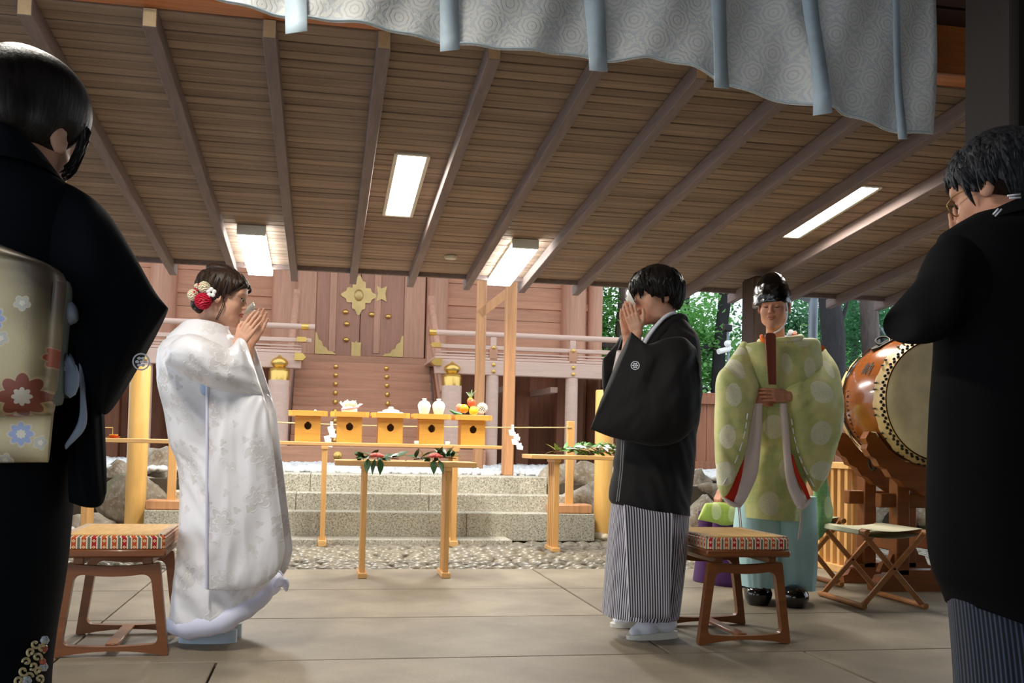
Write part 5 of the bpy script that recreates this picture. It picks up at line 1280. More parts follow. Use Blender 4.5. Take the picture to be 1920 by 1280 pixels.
def crest(p, n_, r, parent, m=None):
    n_ = Vector(n_).normalized(); x = n_.cross(Vector((0, 0, 1))).normalized(); y = x.cross(n_); M_ = Matrix((x, y, n_)).transposed(); b = MB()
    b.add([Vector(p)+M_ @ Vector((math.cos(a_)*r*q, math.sin(a_)*r*q, .001)) for q in (1, .84) for a_ in [2*PI*i/32 for i in range(32)]], [(i, (i+1) % 32, 32+(i+1) % 32, 32+i) for i in range(32)])
    for k in range(6):
        a_ = k*PI/3; c0 = Vector((math.cos(a_)*r*.45, math.sin(a_)*r*.45, .001)); v = [c0+Vector((math.cos(q)*r*.24, math.sin(q)*r*.17, 0)) for q in [2*PI*i/10 for i in range(10)]]
        b.add([Vector(p)+M_ @ q for q in v], [tuple(range(10))])
    b.add([Vector(p)+M_ @ Vector((math.cos(q)*r*.16, math.sin(q)*r*.16, .001)) for q in [2*PI*i/10 for i in range(10)]], [tuple(range(10))])
    return b.build('crest', m or M_wht, parent, smooth=0)
def sake_cup(p, n_, r, label):
    n_ = Vector(n_).normalized(); x = n_.orthogonal().normalized(); y = n_.cross(x); M_ = Matrix((x, y, n_)).transposed(); b = MB()
    b.lathe([(r*.32, -.010), (r*.34, 0), (r*.75, .006), (r, .020), (r*.97, .021), (r*.7, .010), (r*.3, .004), (.001, .003)], p, 28, 0, M_)
    return tag(b.build('sake_cup', M_porc, smooth=50), label, 'cup')
# ------------------------------------------------------------------ bride
BY = 4.5
br = thing('person', 'bride in white brocade robe, red and cream flowers in her hair, drinking', 'person', (-.46, BY, 0))
hc = A(419, 558, BY); HR_ = frame3((1, -.10), .16)
b = head(hc, HR_, 1.0, 'open', True, (-.075, 0, -.21))
hw = A(449, 641, 4.42); fa = A(470, 640, 4.58)
hand(b, hw, (.52, -.02, .85), (-.12, -1, .05), 1, .84, (.12, .22, .12), .02, A(432, 745, 4.40), ((.022, .022, -.010), (.050, .044, -.018), (.072, .052, -.020), (.092, .050, -.022)))
hand(b, fa, (.40, .03, .91), (.10, 1, .05), -1, .84, (.10, .20, .12), .02, A(462, 745, 4.60))
standing(b, -.50, BY, (1, 0), 1.55)
b.build('body', [M_skf, M_lip, M_hairb, M_eyew], br, smooth=70)
def zb(az):
    a_ = abs(az)
    if a_ < .55: return .060+.0*a_
    if a_ < 1.5: return .060+(-.022-.060)*(a_-.55)/.95
    return -.022+(-.055+.022)*(a_-1.5)/1.64
hb = scalp(hc, HR_, 1.0, (.108, .092, .092), zb, M_hairb, br, 'hair', 3, 150, .010, .01, (-.014, 0, .045), .004, blobs=(((-.085, 0, .055), (.045, .065, .055), 1), ((-.03, 0, .118), (.07, .06, .028), 1), ((-.098, .0, -.048), (.034, .050, .034), 1), ((-.085, -.02, -.07), (.025, .03, .02), 1), ((-.06, 0, -.02), (.05, .07, .05), 1)))
b = MB(); r = random.Random(5)
for k in range(26):      # side-swept fringe and loose strands beside the cheek
    sd = -1 if k % 3 else 1; a0 = r.uniform(-.1, .5); z0 = .120+r.uniform(-.01, .012)
    P = [(.02+.02*a0, sd*.02, z0), (.075, sd*(.030+.02*a0), .095), (.100-.012*a0, sd*(.056+.02*a0), .062+.01*a0), (.072-.02*a0, sd*(.078+.008*a0), .038-.02*a0), (.035-.02*a0, sd*(.086), .006-.02*a0)]
    b.tube([HR_ @ Vector(p)+hc for p in crv(P, 12)], [.0045*v for v in (.5, .8, 1, 1, 1, 1, 1, .9, .8, .6, .4, .1)], 5, flat=.5)
for q in (0, .006): b.tube([HR_ @ Vector(p)+hc for p in crv([(.012, -.083, .0), (.020+q, -.082, -.035), (.012+q, -.078, -.075), (.0+q, -.07, -.115)], 10)], [.0022]*9+[.0004], 5)
b.build('fringe', M_hairb, br, smooth=70)
def pompon(c, R_, n_, m, nm, wd=.010):
    b = MB()
    for k in range(n_):
        zc = 1-1.25*(k+.5)/n_; a_ = k*2.399; s_ = math.sqrt(max(0, 1-zc*zc)); d = Vector((s_*math.cos(a_), -zc, s_*math.sin(a_))); e = d.cross(Vector((0, 0, 1))).normalized()
        b.tube([c+d*R_*.2, c+d*R_*.7, c+d*R_, c+d*R_*.93+Vector((0, 0, .003))], [wd*.4, wd*.9, wd*.8, wd*.2], 5, flat=.45)
    return b.build(nm, m, br, smooth=70)
M_redf = plain('crimson_silk_flower', (206, 28, 62), .55, var=.2, vs=40); M_cflo = plain('cream_silk_flower', (240, 228, 200), .6, var=.06)
fy = 4.39
pompon(A(381, 564, fy), .036, 90, M_redf, 'red_hair_flower'); pompon(A(383, 539, fy), .026, 60, M_cflo, 'cream_hair_flower', .008); pompon(A(362, 553, fy+.03), .024, 60, M_cflo, 'cream_hair_flower', .008); pompon(A(369, 537, fy+.04), .012, 24, M_cflo, 'cream_bud', .005)
b = MB(); c = A(396, 548, fy-.015)
for k in range(5): a_ = k*2*PI/5+.3; b.ball(c+Vector((math.cos(a_)*.013, 0, math.sin(a_)*.013)), (.010, .005, .010), 10)
b.build('plum_blossom', M_white, br, smooth=70)
b = MB()
for px, py in ((366, 541), (369, 544), (364, 547), (372, 533)): b.ball(A(px, py, fy-.01), .005, 8)
b.build('red_bead', M_redf, br, smooth=70)
robe(BY, [(612, 350, 622, 428, .09, 0), (628, 324, 634, 440, .13, 0), (645, 303, 655, 452, .18, 0), (672, 294, 683, 466, .20, 0), (720, 297, 722, 478, .20, 0), (770, 308, 772, 486, .18, 0), (830, 319, 832, 492, .17, 0), (870, 333, 872, 498, .17, 0), (920, 338, 920, 502, .18, 0), (1000, 335, 985, 506, .20, 0), (1060, 329, 1030, 512, .21, 0), (1110, 324, 1060, 518, .22, 0), (1150, 319, 1080, 520, .225, 0), (1166, 320, 1088, 516, .22, 0)], M_bro, 'robe', br, 90, 96, .95, .035, 3, seed=2, tw=.6, crease=(.018, -.8, 14), rp=2.4)
# padded hem
def hemring(yl, xl, yr, xr, ry, rad, m, nm, par, Y=BY):
    a = A(xl, yl, Y); b_ = A(xr, yr, Y); P = []; c = (a+b_)/2
    for i in range(49):
        th = 2*PI*i/48; P.append((c[0]+(b_[0]-a[0])/2*math.cos(th), Y+ry*math.sin(th), c[2]+(b_[2]-a[2])*(((1+math.cos(th))/2)**2.4-.5)+.004*math.sin(th*9)))
    return MB().tube(P, [rad*(1+.08*math.sin(i*2.1)) for i in range(49)], 14).build(nm, m, par, smooth=180)
hemring(1166, 333, 1088, 512, .195, .045, M_lav, 'padded_hem', br)
b = MB()
rg = crv([(516, 1100, .02), (524, 1092, .036), (531, 1090, .040), (536, 1098, .028), (537, 1108, .008)], 10)
b.tube([A(x, y, 4.36) for x, y, q in rg], [q for x, y, q in rg], 14, flat=.55); b.build('hem_fold', M_lav, br, smooth=180)
MB().box((0, 0, 0), (.001, .001, .001))
# collar standing away from the nape
rg = []
for (yl, xl, yr, xr, ry, oy) in crv([(652, 322, 672, 452, .15, 0), (636, 312, 655, 447, .145, 0), (614, 335, 628, 434, .11, 0), (606, 345, 618, 428, .09, 0), (612, 352, 622, 424, .078, 0)], 16):
    a = A(xl, yl, BY); b_ = A(xr, yr, BY); c = (a+b_)/2; rg.append([(c[0]+(b_[0]-a[0])/2*math.cos(2*PI*i/48), BY+oy+ry*math.sin(2*PI*i/48), c[2]+(b_[2]-a[2])/2*math.cos(2*PI*i/48)+.02*abs(math.sin(2*PI*i/48))) for i in range(48)])
MB().loft(rg, False, False).build('collar', M_bro, br, smooth=180)
def bride_sleeve(Y, dx, nm):
    d = lambda L: [(x+dx, y) for x, y in L]
    bag([Y+.10, Y+.05, Y, Y-.02, Y-.02, Y, Y+.02, Y+.03], d([(312, 668), (326, 640), (360, 626), (400, 640), (430, 652), (447, 634), (456, 636), (461, 641)]), d([(310, 682), (322, 690), (346, 704), (382, 722), (422, 736), (462, 746), (484, 752), (500, 760)]), [.02, .10, .12, .11, .10, .085, .07, .055], M_bro, 'sleeve', br, 70, 48, .95, .018, 3+dx, ff=4, crease=(.022, -.3, 15))
    bag([Y-.02]*6, d([(389, 716), (420, 722), (455, 728), (480, 735), (494, 745), (503, 768)]), d([(387, 1105), (428, 1106), (478, 1101), (506, 1088), (525, 1066), (535, 1030)]), [.014, .03, .04, .04, .032, .014], M_bro, 'hanging_sleeve', br, 60, 60, .6, .010, 7+dx, ff=3, crease=(.014, 1.3, 13))
bride_sleeve(4.27, 0, ''); bride_sleeve(4.68, 14, '')
MB().tube([A(388.5, 724, 4.232), A(388, 900, 4.225), A(387, 1104, 4.232)], .006, 8).build('sleeve_piping', M_lav, br)
b = MB().ball(A(385, 726, 4.285), (.022, .02, .035), 14); b.build('blue_sash', M_lblue, br, smooth=180)
def foot_sandal(cx_, cy_, f, L, w, h, msole, par, lift=.0, sock=True, wedge=0):
    f = Vector((f[0], f[1], 0)).normalized(); l = Vector((-f[1], f[0], 0)); b = MB(); n = 28
    def out(k, gx=1): return [Vector((cx_, cy_, k))+f*(math.cos(2*PI*i/n)*L/2)+l*(sgp(math.sin(2*PI*i/n), .8)*w/2*(1+.10*math.cos(2*PI*i/n))*gx) for i in range(n)]
    lay = 5; rings = []
    for j in range(lay*2+1):
        k = lift+h*j/(lay*2); rg = out(k, 1-.02*(j % 2))
        if wedge: rg = [p+Vector((0, 0, -wedge*max(0, (p-Vector((cx_, cy_, 0))).dot(f)/(L/2))*(j/(lay*2)))) for p in rg]
        rings.append(rg)
    b.loft(rings); b.build('sandal', msole, par, smooth=30)
    if sock:
        S = Sdf(); c = Vector((cx_, cy_, lift+h)); wd = wedge
        S.cap(c-f*L*.33+Vector((0, 0, .035)), c+f*L*.12+Vector((0, 0, .030-wd*.3)), .036, .036, .03); S.cap(c+f*L*.12+Vector((0, 0, .030-wd*.3)), c+f*L*.36+Vector((0, 0, .016-wd)), .036, .022, .03)
        S.cap(c+f*L*.34+l*.012+Vector((0, 0, .016-wd)), c+f*L*.40+l*.014+Vector((0, 0, .013-wd)), .017, .013, .004); S.cap(c+f*L*.30-l*.018+Vector((0, 0, .016-wd)), c+f*L*.38-l*.018+Vector((0, 0, .012-wd)), .020, .013, .004)
        S.cap(c-f*L*.26+Vector((0, 0, .04)), c-f*L*.22+Vector((0, 0, .16)), .036, .042, .03); V, F = S.mesh(.005); MB().add(V.tolist(), F.tolist()).build('tabi_sock', M_wht, par, smooth=180)
        b = MB(); p0 = c+f*L*.30+Vector((0, 0, .034-wd))
        for q in (1, -1): b.tube([p0, p0+(c-f*L*.02+l*q*.05+Vector((0, 0, .05))-p0)*.5+Vector((0, 0, .018)), c-f*L*.1+l*q*w*.46+Vector((0, 0, .006))], [.009, .010, .009], 8, flat=.6)
        b.build('sandal_strap', msole, par, smooth=180)
a = Z(388, 1206); foot_sandal(a[0], a[1]+.03, (1, -.05), .245, .085, .055, M_soleb, br); foot_sandal(a[0]+.01, a[1]+.16, (1, 0), .245, .085, .055, M_soleb, br)
sake_cup(A(473, 583, 4.5), (-.80, 0, .6), .034, 'shallow white sake cup held between the hands of the bride')
# ------------------------------------------------------------------ groom
GY = 4.45
gm = thing('person', 'groom in black crested jacket and striped trousers, drinking from a white cup', 'person', (1.55, GY, 0))
hc = A(1229, 556, GY); HR_ = frame3((-1, -.16), .16)
b = head(hc, HR_, 1.06, 'open', False, (-.07, 0, -.21))
hand(b, A(1194, 622, 4.39), (-.36, -.05, .93), (-.42, -.9, -.05), -1, .86, (.10, .22, .15), .03, A(1183, 725, 4.36), ((.022, .026, -.010), (.052, .052, -.014), (.080, .064, -.012), (.104, .068, -.012)))
hand(b, A(1176, 630, 4.52), (-.14, 0, .99), (-.3, .95, 0), 1, .86, (.08, .2, .15), .03, A(1166, 730, 4.56))
standing(b, 1.56, GY, (-1, 0), 1.68)
b.build('body', [M_skm, M_lipm, M_hairk, M_eyew], gm, smooth=70)
def zg(az):
    a_ = abs(az)
    if a_ < .9: return .030+.004*math.sin(a_*9)
    if a_ < 1.35: return .030-(.055)*(a_-.9)/.45
    if a_ < 1.85: return -.005+.012
    return .0-.085*min(1, (a_-1.85)/.5)
scalp(hc, HR_, 1.06, (.118, .100, .104), zg, M_hairk, gm, 'hair', 8, 420, .010, .012, (-.014, 0, .040), .03, shag=.5)
robe(GY, [(606, 1228, 598, 1280, .07, .0), (628, 1212, 612, 1290, .12, 0), (650, 1200, 640, 1303, .19, 0), (700, 1178, 700, 1309, .21, 0), (760, 1168, 760, 1308, .20, 0), (820, 1160, 815, 1301, .19, 0), (880, 1152, 880, 1296, .18, 0), (930, 1145, 930, 1292, .18, 0), (944, 1150, 966, 1288, .18, 0)], M_blk, 'jacket', gm, 60, 80, .95, .03, 4, seed=1, crease=(.016, -1.0, 14))
# hakama trousers with stripes, pleats
def zk(yl, xl, yr, xr, ry): return (yl, xl, yr, xr, ry, 0)
robe(GY, [zk(900, 1156, 915, 1288, .15), zk(950, 1149, 962, 1287, .17), zk(1040, 1141, 1045, 1280, .19), (1140, 1134, 1138, 1268, .20, -.0), (1152, 1133, 1154, 1264, .20, 0)], M_hak, 'hakama', gm, 30, 108, .9, .0, 6, seed=3, uvper=1.12, pleat=.10)
bag([4.22]*4, [(1170, 945), (1210, 955), (1240, 960), (1262, 962)], [(1180, 1156), (1215, 1160), (1245, 1160), (1256, 1158)], [.008, .012, .012, .008], M_hak, 'hakama_pleat', gm, 16, 20, .6, .004, 3)
bag([4.2, 4.19, 4.2, 4.22, 4.26, 4.3], [(1302, 650), (1280, 632), (1248, 634), (1215, 645), (1198, 634), (1184, 622)], [(1303, 800), (1272, 828), (1228, 836), (1182, 828), (1145, 819), (1107, 804)], [.06, .10, .11, .09, .07, .035], M_blk, 'sleeve', gm, 60, 44, 1.0, .014, 11, ff=4, crease=(.020, .9, 14))
bag([4.62, 4.62, 4.62, 4.60], [(1240, 640), (1205, 650), (1178, 632), (1165, 628)], [(1230, 800), (1180, 800), (1140, 770), (1130, 720)], [.10, .09, .07, .04], M_blk, 'sleeve', gm, 30, 26, .9, .015, 5, ff=4)
bag([4.60, 4.6, 4.58], [(1168, 625), (1150, 650), (1131, 672)], [(1170, 800), (1148, 790), (1131, 730)], [.05, .05, .02], M_blk, 'sleeve_cuff', gm, 20, 24, .9, .008, 5)
MB().tube([A(1172, 660, 4.52), A(1165, 700, 4.55)], [.04, .045], 14).build('under_sleeve', M_pinkw, gm, smooth=70)
# collars
cl = crv([(1204, 655), (1216, 632), (1234, 608), (1252, 591), (1266, 586)], 14)
MB().tube([A(x-1, y, 4.33+.006*i) for i, (x, y) in enumerate(cl)], .011, 8, flat=.8).build('white_collar', M_wht, gm, smooth=180)
cl = crv([(1208, 668), (1224, 642), (1244, 616), (1262, 600), (1276, 594), (1282, 606)], 16)
MB().tube([A(x, y, 4.315+.010*i) for i, (x, y) in enumerate(cl)], [.026+.012*math.sin(PI*i/15) for i in range(16)], 12, flat=.55).build('collar', M_blk, gm, smooth=180)
cl = crv([(1205, 640), (1222, 632), (1250, 600)], 10)
MB().tube([A(x, y, 4.52) for x, y in cl], .012, 8).build('white_collar', M_wht, gm, smooth=180)
M_cord = cloth('grey_cord', (150, 150, 150))
crest(A(1191, 685, 4.098), (-.35, -1, .05), .019, gm)
for x0 in (1166, 1170): MB().tube([A(x0, 822, 4.24), A(x0-3, 880, 4.25), A(x0-10, 940, 4.25)], .0022, 6).build('jacket_cord', M_cord, gm)
a = Z(1223, 1196); foot_sandal(a[0], a[1], (-1, -.12), .255, .095, .030, M_solew, gm, wedge=.012); a = Z(1185, 1175); foot_sandal(a[0]+.02, a[1]+.02, (-1, -.1), .255, .095, .030, M_solew, gm, wedge=.012)
sake_cup(A(1178, 562, 4.40), (.80, -.30, .45), .044, 'shallow white sake cup tipped to the lips of the groom')
# ------------------------------------------------------------------ priest
M_hat = plain('lacquered_gauze', (10, 9, 9), .2, 0, .5, .2, 8, .5, 60, coat=.4, bd=.004)
PY = 5.42
pr = thing('person', 'priest in pale green robe and tall black hat, eyes closed, holding a wooden tablet', 'person', (2.60, PY, 0))
po = Vector((2.60, PY, 0))
def cpx(L, Y): 
    out = []
    for (px, py, rx, ry) in L: q = A(px, py, Y)-po; k = (q+po)[1]/FPX; out.append((q[0], q[2], rx*k, ry*k))
    return out
M_kar = kariginu('pale_green_brocade', (220, 218, 150), (194, 202, 134), (238, 236, 204), (160, 176, 130), cpx([(1372, 740, 15, 23), (1360, 818, 14, 24), (1533, 735, 24, 23), (1531, 812, 21, 24), (1538, 882, 24, 20), (1357, 888, 18, 24), (1388, 690, 16, 22), (1513, 688, 15, 22), (1471, 682, 12, 22), (1506, 640, 18, 10), (1576, 795, 10, 26), (1404, 652, 16, 10), (1566, 690, 9, 20)], 5.22))
M_karb = kariginu('green_brocade_front', (208, 206, 138), (176, 188, 122), (226, 220, 178), (150, 164, 118), cpx([(1440, 943, 19, 24), (1470, 878, 16, 22), (1446, 800, 20, 24), (1471, 682, 12, 22), (1506, 640, 18, 10), (1404, 652, 16, 10), (1404, 690, 14, 20), (1515, 690, 15, 22)], 5.28))
M_karg = kariginu('green_brocade_tail', (126, 178, 130), (108, 158, 112), (190, 208, 170), (120, 150, 110), cpx([(1548, 950, 10, 22)], 5.6))
hc = A(1452, 575, PY); HR_ = frame3((-.58, -.81), .12, -.03)
b = head(hc, HR_, 1.06, 'closed', False, (-.05, 0, -.20))
hand(b, A(1477, 743, 5.20), (-1, -.10, .05), (-.15, -1, .1), -1, 1.0, (.30, .55, .35), .02, A(1535, 735, 5.34), ((.024, .022, -.014), (.050, .030, -.030), (.072, .024, -.046), (.088, .012, -.056)))
hand(b, A(1414, 747, 5.24), (1, -.04, -.05), (.15, -1, .0), 1, 1.0, (.35, .55, .35), .02, A(1362, 735, 5.36), ((.024, .024, -.012), (.050, .040, -.022), (.074, .040, -.034), (.092, .030, -.042)))
standing(b, 2.58, PY+.02, (-.35, -.94), 1.70)
b.build('body', [M_skp, M_lipm, M_hairk, M_eyew], pr, smooth=70)
scalp(hc, HR_, 1.06, (.097, .081, .080), lambda az: .085 if abs(az) < 1.05 else (-.012 if abs(az) < 1.5 else -.055), M_hairk, pr, 'hair', 12, 0, .007, .0, (-.014, 0, .042), .01)
b = MB(); rg = []
for (y, xl, xr, ry) in crv([(573, 1416, 1481, .118), (566, 1416, 1481, .120), (552, 1418, 1479, .117), (536, 1420, 1475, .104), (524, 1426, 1468, .080), (516, 1433, 1460, .048), (512, 1441, 1452, .015)], 26):
    a = A(xl, y, PY); c = A(xr, y+.0, PY); q = (a+c)/2; g = []
    for i in range(48):
        th = 2*PI*i/48; p = Vector((q[0]+(c[0]-a[0])/2*math.cos(th), PY+.01+ry*math.sin(th), q[2]+.010*math.sin(th)*-1)); d = Vector((math.cos(th), math.sin(th), .3)); g.append(p+d*(.006*noise.noise(p*34)+.004*noise.noise(p*80)))
    rg.append(g)
b.loft(rg).build('hat', M_hat, pr, smooth=180)
rg = crv([(1474, 562, 5.33), (1477, 585, 5.32), (1473, 604, 5.33), (1462, 618, 5.34), (1451, 624, 5.36)], 16); MB().tube([A(*q) for q in rg], .0045, 8).build('chin_cord', M_wht, pr, smooth=180)
robe(PY, [(641, 1426, 634, 1500, .08, .0), (646, 1395, 637, 1530, .11, 0), (668, 1388, 660, 1534, .14, -.01), (700, 1386, 695, 1534, .16, -.02), (760, 1388, 760, 1528, .17, -.02), (815, 1392, 815, 1522, .17, -.02), (838, 1400, 838, 1514, .155, -.01), (870, 1394, 870, 1510, .16, -.01), (920, 1391, 922, 1500, .165, -.01), (968, 1389, 975, 1494, .17, -.01)], M_karb, 'robe_front', pr, 60, 72, .85, .02, 5, seed=6, crease=(.010, 1.4, 13))
for (x0, x1, x2, x3, y1) in ((1380, 1457, 1386, 1448, 1096), (1444, 1526, 1453, 1519, 1101)):
    robe(PY+.02, [(930, x0+6, 930, x1, .10, 0), (1000, x0, 1000, x1, .13, 0), (1060, x0+2, 1060, x1-2, .14, 0), (y1, x2, y1+2, x3, .14, 0)], M_aqua, 'trouser_leg', pr, 20, 64, .8, .05, 4, seed=x0, pleat=.06)
MB().tube([A(1452, 960, PY-.12), A(1450, 1090, PY-.13)], .004, 6)
def rowbag(rows, Ys, ws, mat, nm, fold=.012, seed=0, e=.8, m=34):
    return bag(Ys, [(r[0], r[1]) for r in rows], [(r[2], r[3]) for r in rows], ws, mat, nm, pr, m if nm != 'sleeve' else 60, 28 if nm != 'sleeve' else 56, e, fold, seed, ff=4, crease=(.018, 2.2 if seed < 4 else .9, 14) if nm == 'sleeve' else None)
rowbag([(1392, 640, 1402, 650), (1364, 681, 1412, 696), (1346, 707, 1420, 727), (1343, 760, 1411, 762), (1342, 803, 1401, 802), (1343, 850, 1394, 848), (1345, 890, 1379, 888), (1348, 914, 1368, 914), (1354, 934, 1358, 937)], [5.44, 5.36, 5.28, 5.26, 5.25, 5.25, 5.25, 5.25, 5.25], [.03, .075, .085, .085, .08, .07, .055, .04, .01], M_kar, 'sleeve', .014, 2)
rowbag([(1520, 648, 1548, 655), (1512, 690, 1568, 694), (1470, 728, 1577, 740), (1478, 760, 1578, 772), (1486, 785, 1576, 803), (1490, 823, 1570, 828), (1500, 862, 1558, 868), (1511, 890, 1548, 893), (1524, 918, 1531, 922)], [5.48, 5.38, 5.26, 5.24, 5.24, 5.24, 5.25, 5.25, 5.25], [.03, .075, .085, .09, .085, .075, .06, .04, .01], M_kar, 'sleeve', .014, 5)
rowbag([(1413, 756, 1430, 756), (1404, 800, 1428, 800), (1396, 840, 1425, 840), (1388, 890, 1420, 888), (1376, 934, 1402, 930), (1376, 950, 1389, 951)], 5.235, [.02, .02, .02, .02, .02, .01], M_pinkw, 'sleeve_lining', .006, 1)
rowbag([(1399, 822, 1401, 824), (1385, 878, 1392, 880), (1368, 912, 1387, 914), (1357, 935, 1376, 944)], 5.235, [.006, .012, .014, .008], M_redl, 'sleeve_lining', .004, 2)
rowbag([(1355, 934, 1360, 933), (1366, 946, 1380, 944), (1376, 951, 1389, 950)], 5.22, [.012, .02, .012], M_pinkw, 'sleeve_hem', .003, 2)
rowbag([(1462, 756, 1474, 756), (1466, 800, 1479, 800), (1469, 850, 1483, 856), (1475, 905, 1497, 910), (1486, 936, 1512, 936), (1496, 954, 1506, 954)], 5.225, [.02, .02, .02, .02, .02, .01], M_pinkw, 'sleeve_lining', .006, 3)
rowbag([(1483, 850, 1486, 852), (1490, 885, 1497, 886), (1500, 908, 1510, 910), (1514, 936, 1520, 934)], 5.215, [.006, .012, .014, .008], M_redl, 'sleeve_lining', .004, 4)
rowbag([(1517, 944, 1520, 932), (1506, 954, 1508, 944), (1494, 954, 1498, 946)], 5.21, [.010, .018, .012], M_pinkw, 'sleeve_hem', .003, 2)
for L in ([(1402, 775), (1396, 815), (1378, 868), (1352, 916)], [(1484, 785), (1491, 825), (1504, 868), (1530, 919)]):
    P = crv(L, 22)
    for k in range(0, 20, 3): MB().tube([A(x, y, 5.125+.004*k) for x, y in P[k:k+3]], .0035, 6).build('sleeve_cord', M_wht, pr, smooth=180)
for L in ([(1384, 951), (1386, 975), (1388, 1000)], [(1387, 951), (1390, 980), (1391, 998)], [(1503, 956), (1500, 985), (1496, 1012)], [(1505, 956), (1503, 985), (1499, 1010)]): MB().tube([A(x, y, 5.2) for x, y in L], .0035, 6).build('cord_end', M_pinkw, pr, smooth=180)
rowbag([(1524, 870, 1548, 880), (1526, 930, 1556, 930), (1528, 972, 1560, 968), (1529, 1000, 1545, 1000), (1530, 1012, 1533, 1012)], 5.60, [.02, .03, .03, .02, .01], M_karg, 'robe_tail', .01, 3)
b = MB().prism([(0, 0), (.012, .075), (.05, .05)], A(1532, 668, 5.36), (1, 0, 0), (0, 0, 1), .02); b.build('shoulder_gap', M_orangc, pr)
# collars
def ringtube(yl, xl, yr, xr, ry, oy, rad, m, nm, flat=1.0, a0=0, a1=2*PI):
    a = A(xl, yl, PY); c = A(xr, yr, PY); q = (a+c)/2
    MB().tube([(q[0]+(c[0]-a[0])/2*math.cos(t), PY+oy+ry*math.sin(t), q[2]+(c[2]-a[2])/2*math.cos(t)-.012*max(0, -math.sin(t))) for t in np.linspace(a0, a1, 40)], rad, 10, flat=flat).build(nm, m, pr, smooth=180)
ringtube(640, 1424, 632, 1496, .10, -.02, .017, M_kar, 'collar_band'); 
MB().tube([A(1483, 622, 5.40), A(1479, 632, 5.34), A(1470, 642, 5.30)], [.016, .018, .016], 10).build('white_collar', M_wht, pr, smooth=180)
MB().tube([A(1488, 626, 5.42), A(1487, 632, 5.35), A(1480, 642, 5.31)], [.020, .022, .018], 10).build('orange_collar', M_orangc, pr, smooth=180)
MB().tube([A(1428, 630, 5.40), A(1430, 636, 5.33), A(1440, 643, 5.30)], [.012, .016, .014], 10).build('orange_collar', M_orangc, pr, smooth=180)
for cxp, cyp, wd in ((1421, 1134, 1.0), (1491, 1139, .78)):      # lacquered clogs, toes to the viewer
    c = Z(cxp, cyp); f = Vector((-.42*(1 if cxp < 1450 else .8), -.9, 0)).normalized(); l = Vector((-f[1], f[0], 0)); S = Sdf(); R = Matrix((f, l, Vector((0, 0, 1)))).transposed(); c = c-f*.10
    S.ell(c+f*.055+Vector((0, 0, .058)), (.092, .080, .066), .02, R); S.ell(c-f*.07+Vector((0, 0, .05)), (.11, .074, .056), .03, R); S.cap(c-f*.10+Vector((0, 0, .018)), c+f*.08+Vector((0, 0, .018)), .06, .058, .02)
    S.ell(c-f*.08+Vector((0, 0, .11)), (.085, .045, .06), .008, R, True)
    S.ell(c+Vector((0, 0, -.2)), (.4, .4, .2), .004, None, True)
    V, F = S.mesh(.006); MB().add(V.tolist(), F.tolist()).build('clog', M_lacq, pr, smooth=180)
    S = Sdf(); S.cap(c-f*.08+Vector((0, 0, .06)), c-f*.04+Vector((0, 0, .22)), .036, .044, .02); S.cap(c-f*.06+Vector((0, 0, .06)), c+f*.02+Vector((0, 0, .055)), .034, .03, .02); V, F = S.mesh(.008); MB().add(V.tolist(), F.tolist()).build('white_sock', M_wht, pr, smooth=180)
sh = [(-11, 8), (-10.5, 4), (-8, 1), (-4, 0), (4, 0), (8, 1), (10.5, 4), (11, 8), (7.5, 104), (-7.5, 104)]
a = A(1444, 624, 5.19); k = 5.19/FPX
M_shk = wood('tablet_wood', (122, 66, 50), 2, .4, .15)
tag(MB().prism([(x*k+(y*.045*k), -y*k) for x, y in sh], a, (1, -.10, 0), (0, .02, 1), .010).build('wooden_tablet', M_shk), 'tall flat brown wooden tablet held upright by the priest', 'tablet')
# ------------------------------------------------------------------ seated priest, mostly hidden
sp = thing('person', 'person in purple trousers and green robe sitting behind the priest, mostly hidden', 'person', (2.85, 6.3, 0)); po2 = Vector((2.85, 6.3, 0)); po = po2
M_kar2 = kariginu('bright_green_brocade', (176, 204, 96), (160, 190, 84), (214, 226, 174), (150, 176, 100), cpx([(1336, 957, 10, 17), (1366, 962, 10, 16)], 6.05))
b = head(A(1440, 735, 6.35), frame3((-.8, -.6), .1), 1.03, 'closed'); hand(b, A(1354, 915, 6.08), (-.45, -.2, -.85), (-.9, -.3, .4), 1, .95, (.5, .7, .5), .02, A(1400, 880, 6.2))
flesh(b, [(A(1438, 935, 6.35), A(1440, 800, 6.35), .11, .10), (A(1438, 800, 6.35), A(1440, 765, 6.35), .09, .06), (A(1430, 955, 6.28), A(1366, 972, 6.15), .07, .05), (A(1366, 972, 6.15), A(1366, 1090, 6.17), .05, .04), (A(1430, 955, 6.42), A(1345, 972, 6.33), .06, .035), (A(1330, 985, 6.33), A(1328, 1080, 6.33), .03, .03)])
b.build('body', [M_skp, M_lipm, M_hairk, M_eyew], sp, smooth=70)
scalp(A(1440, 735, 6.35), frame3((-.8, -.6), .1), 1.03, (.112, .094, .100), zg, M_hairk, sp, 'hair', 21, 120, .010, .01, (-.014, 0, .042), .01)
robe(6.35, [(766, 1415, 764, 1462, .07, 0), (785, 1390, 782, 1476, .12, 0), (850, 1382, 850, 1482, .15, 0), (930, 1375, 930, 1484, .16, 0), (965, 1372, 965, 1484, .17, 0)], M_kar2, 'robe', sp, 24, 40, .9, .02)
def spbag(*a, **k): return bag(*a[:6], sp, **k)
bag([6.02, 6.03, 6.05, 6.1], [(1324, 943), (1348, 941), (1376, 942), (1420, 940)], [(1309, 974), (1340, 980), (1362, 985), (1420, 975)], [.02, .05, .07, .05], M_kar2, 'robe_flap', sp, 26, 26, .8, .01, 2)
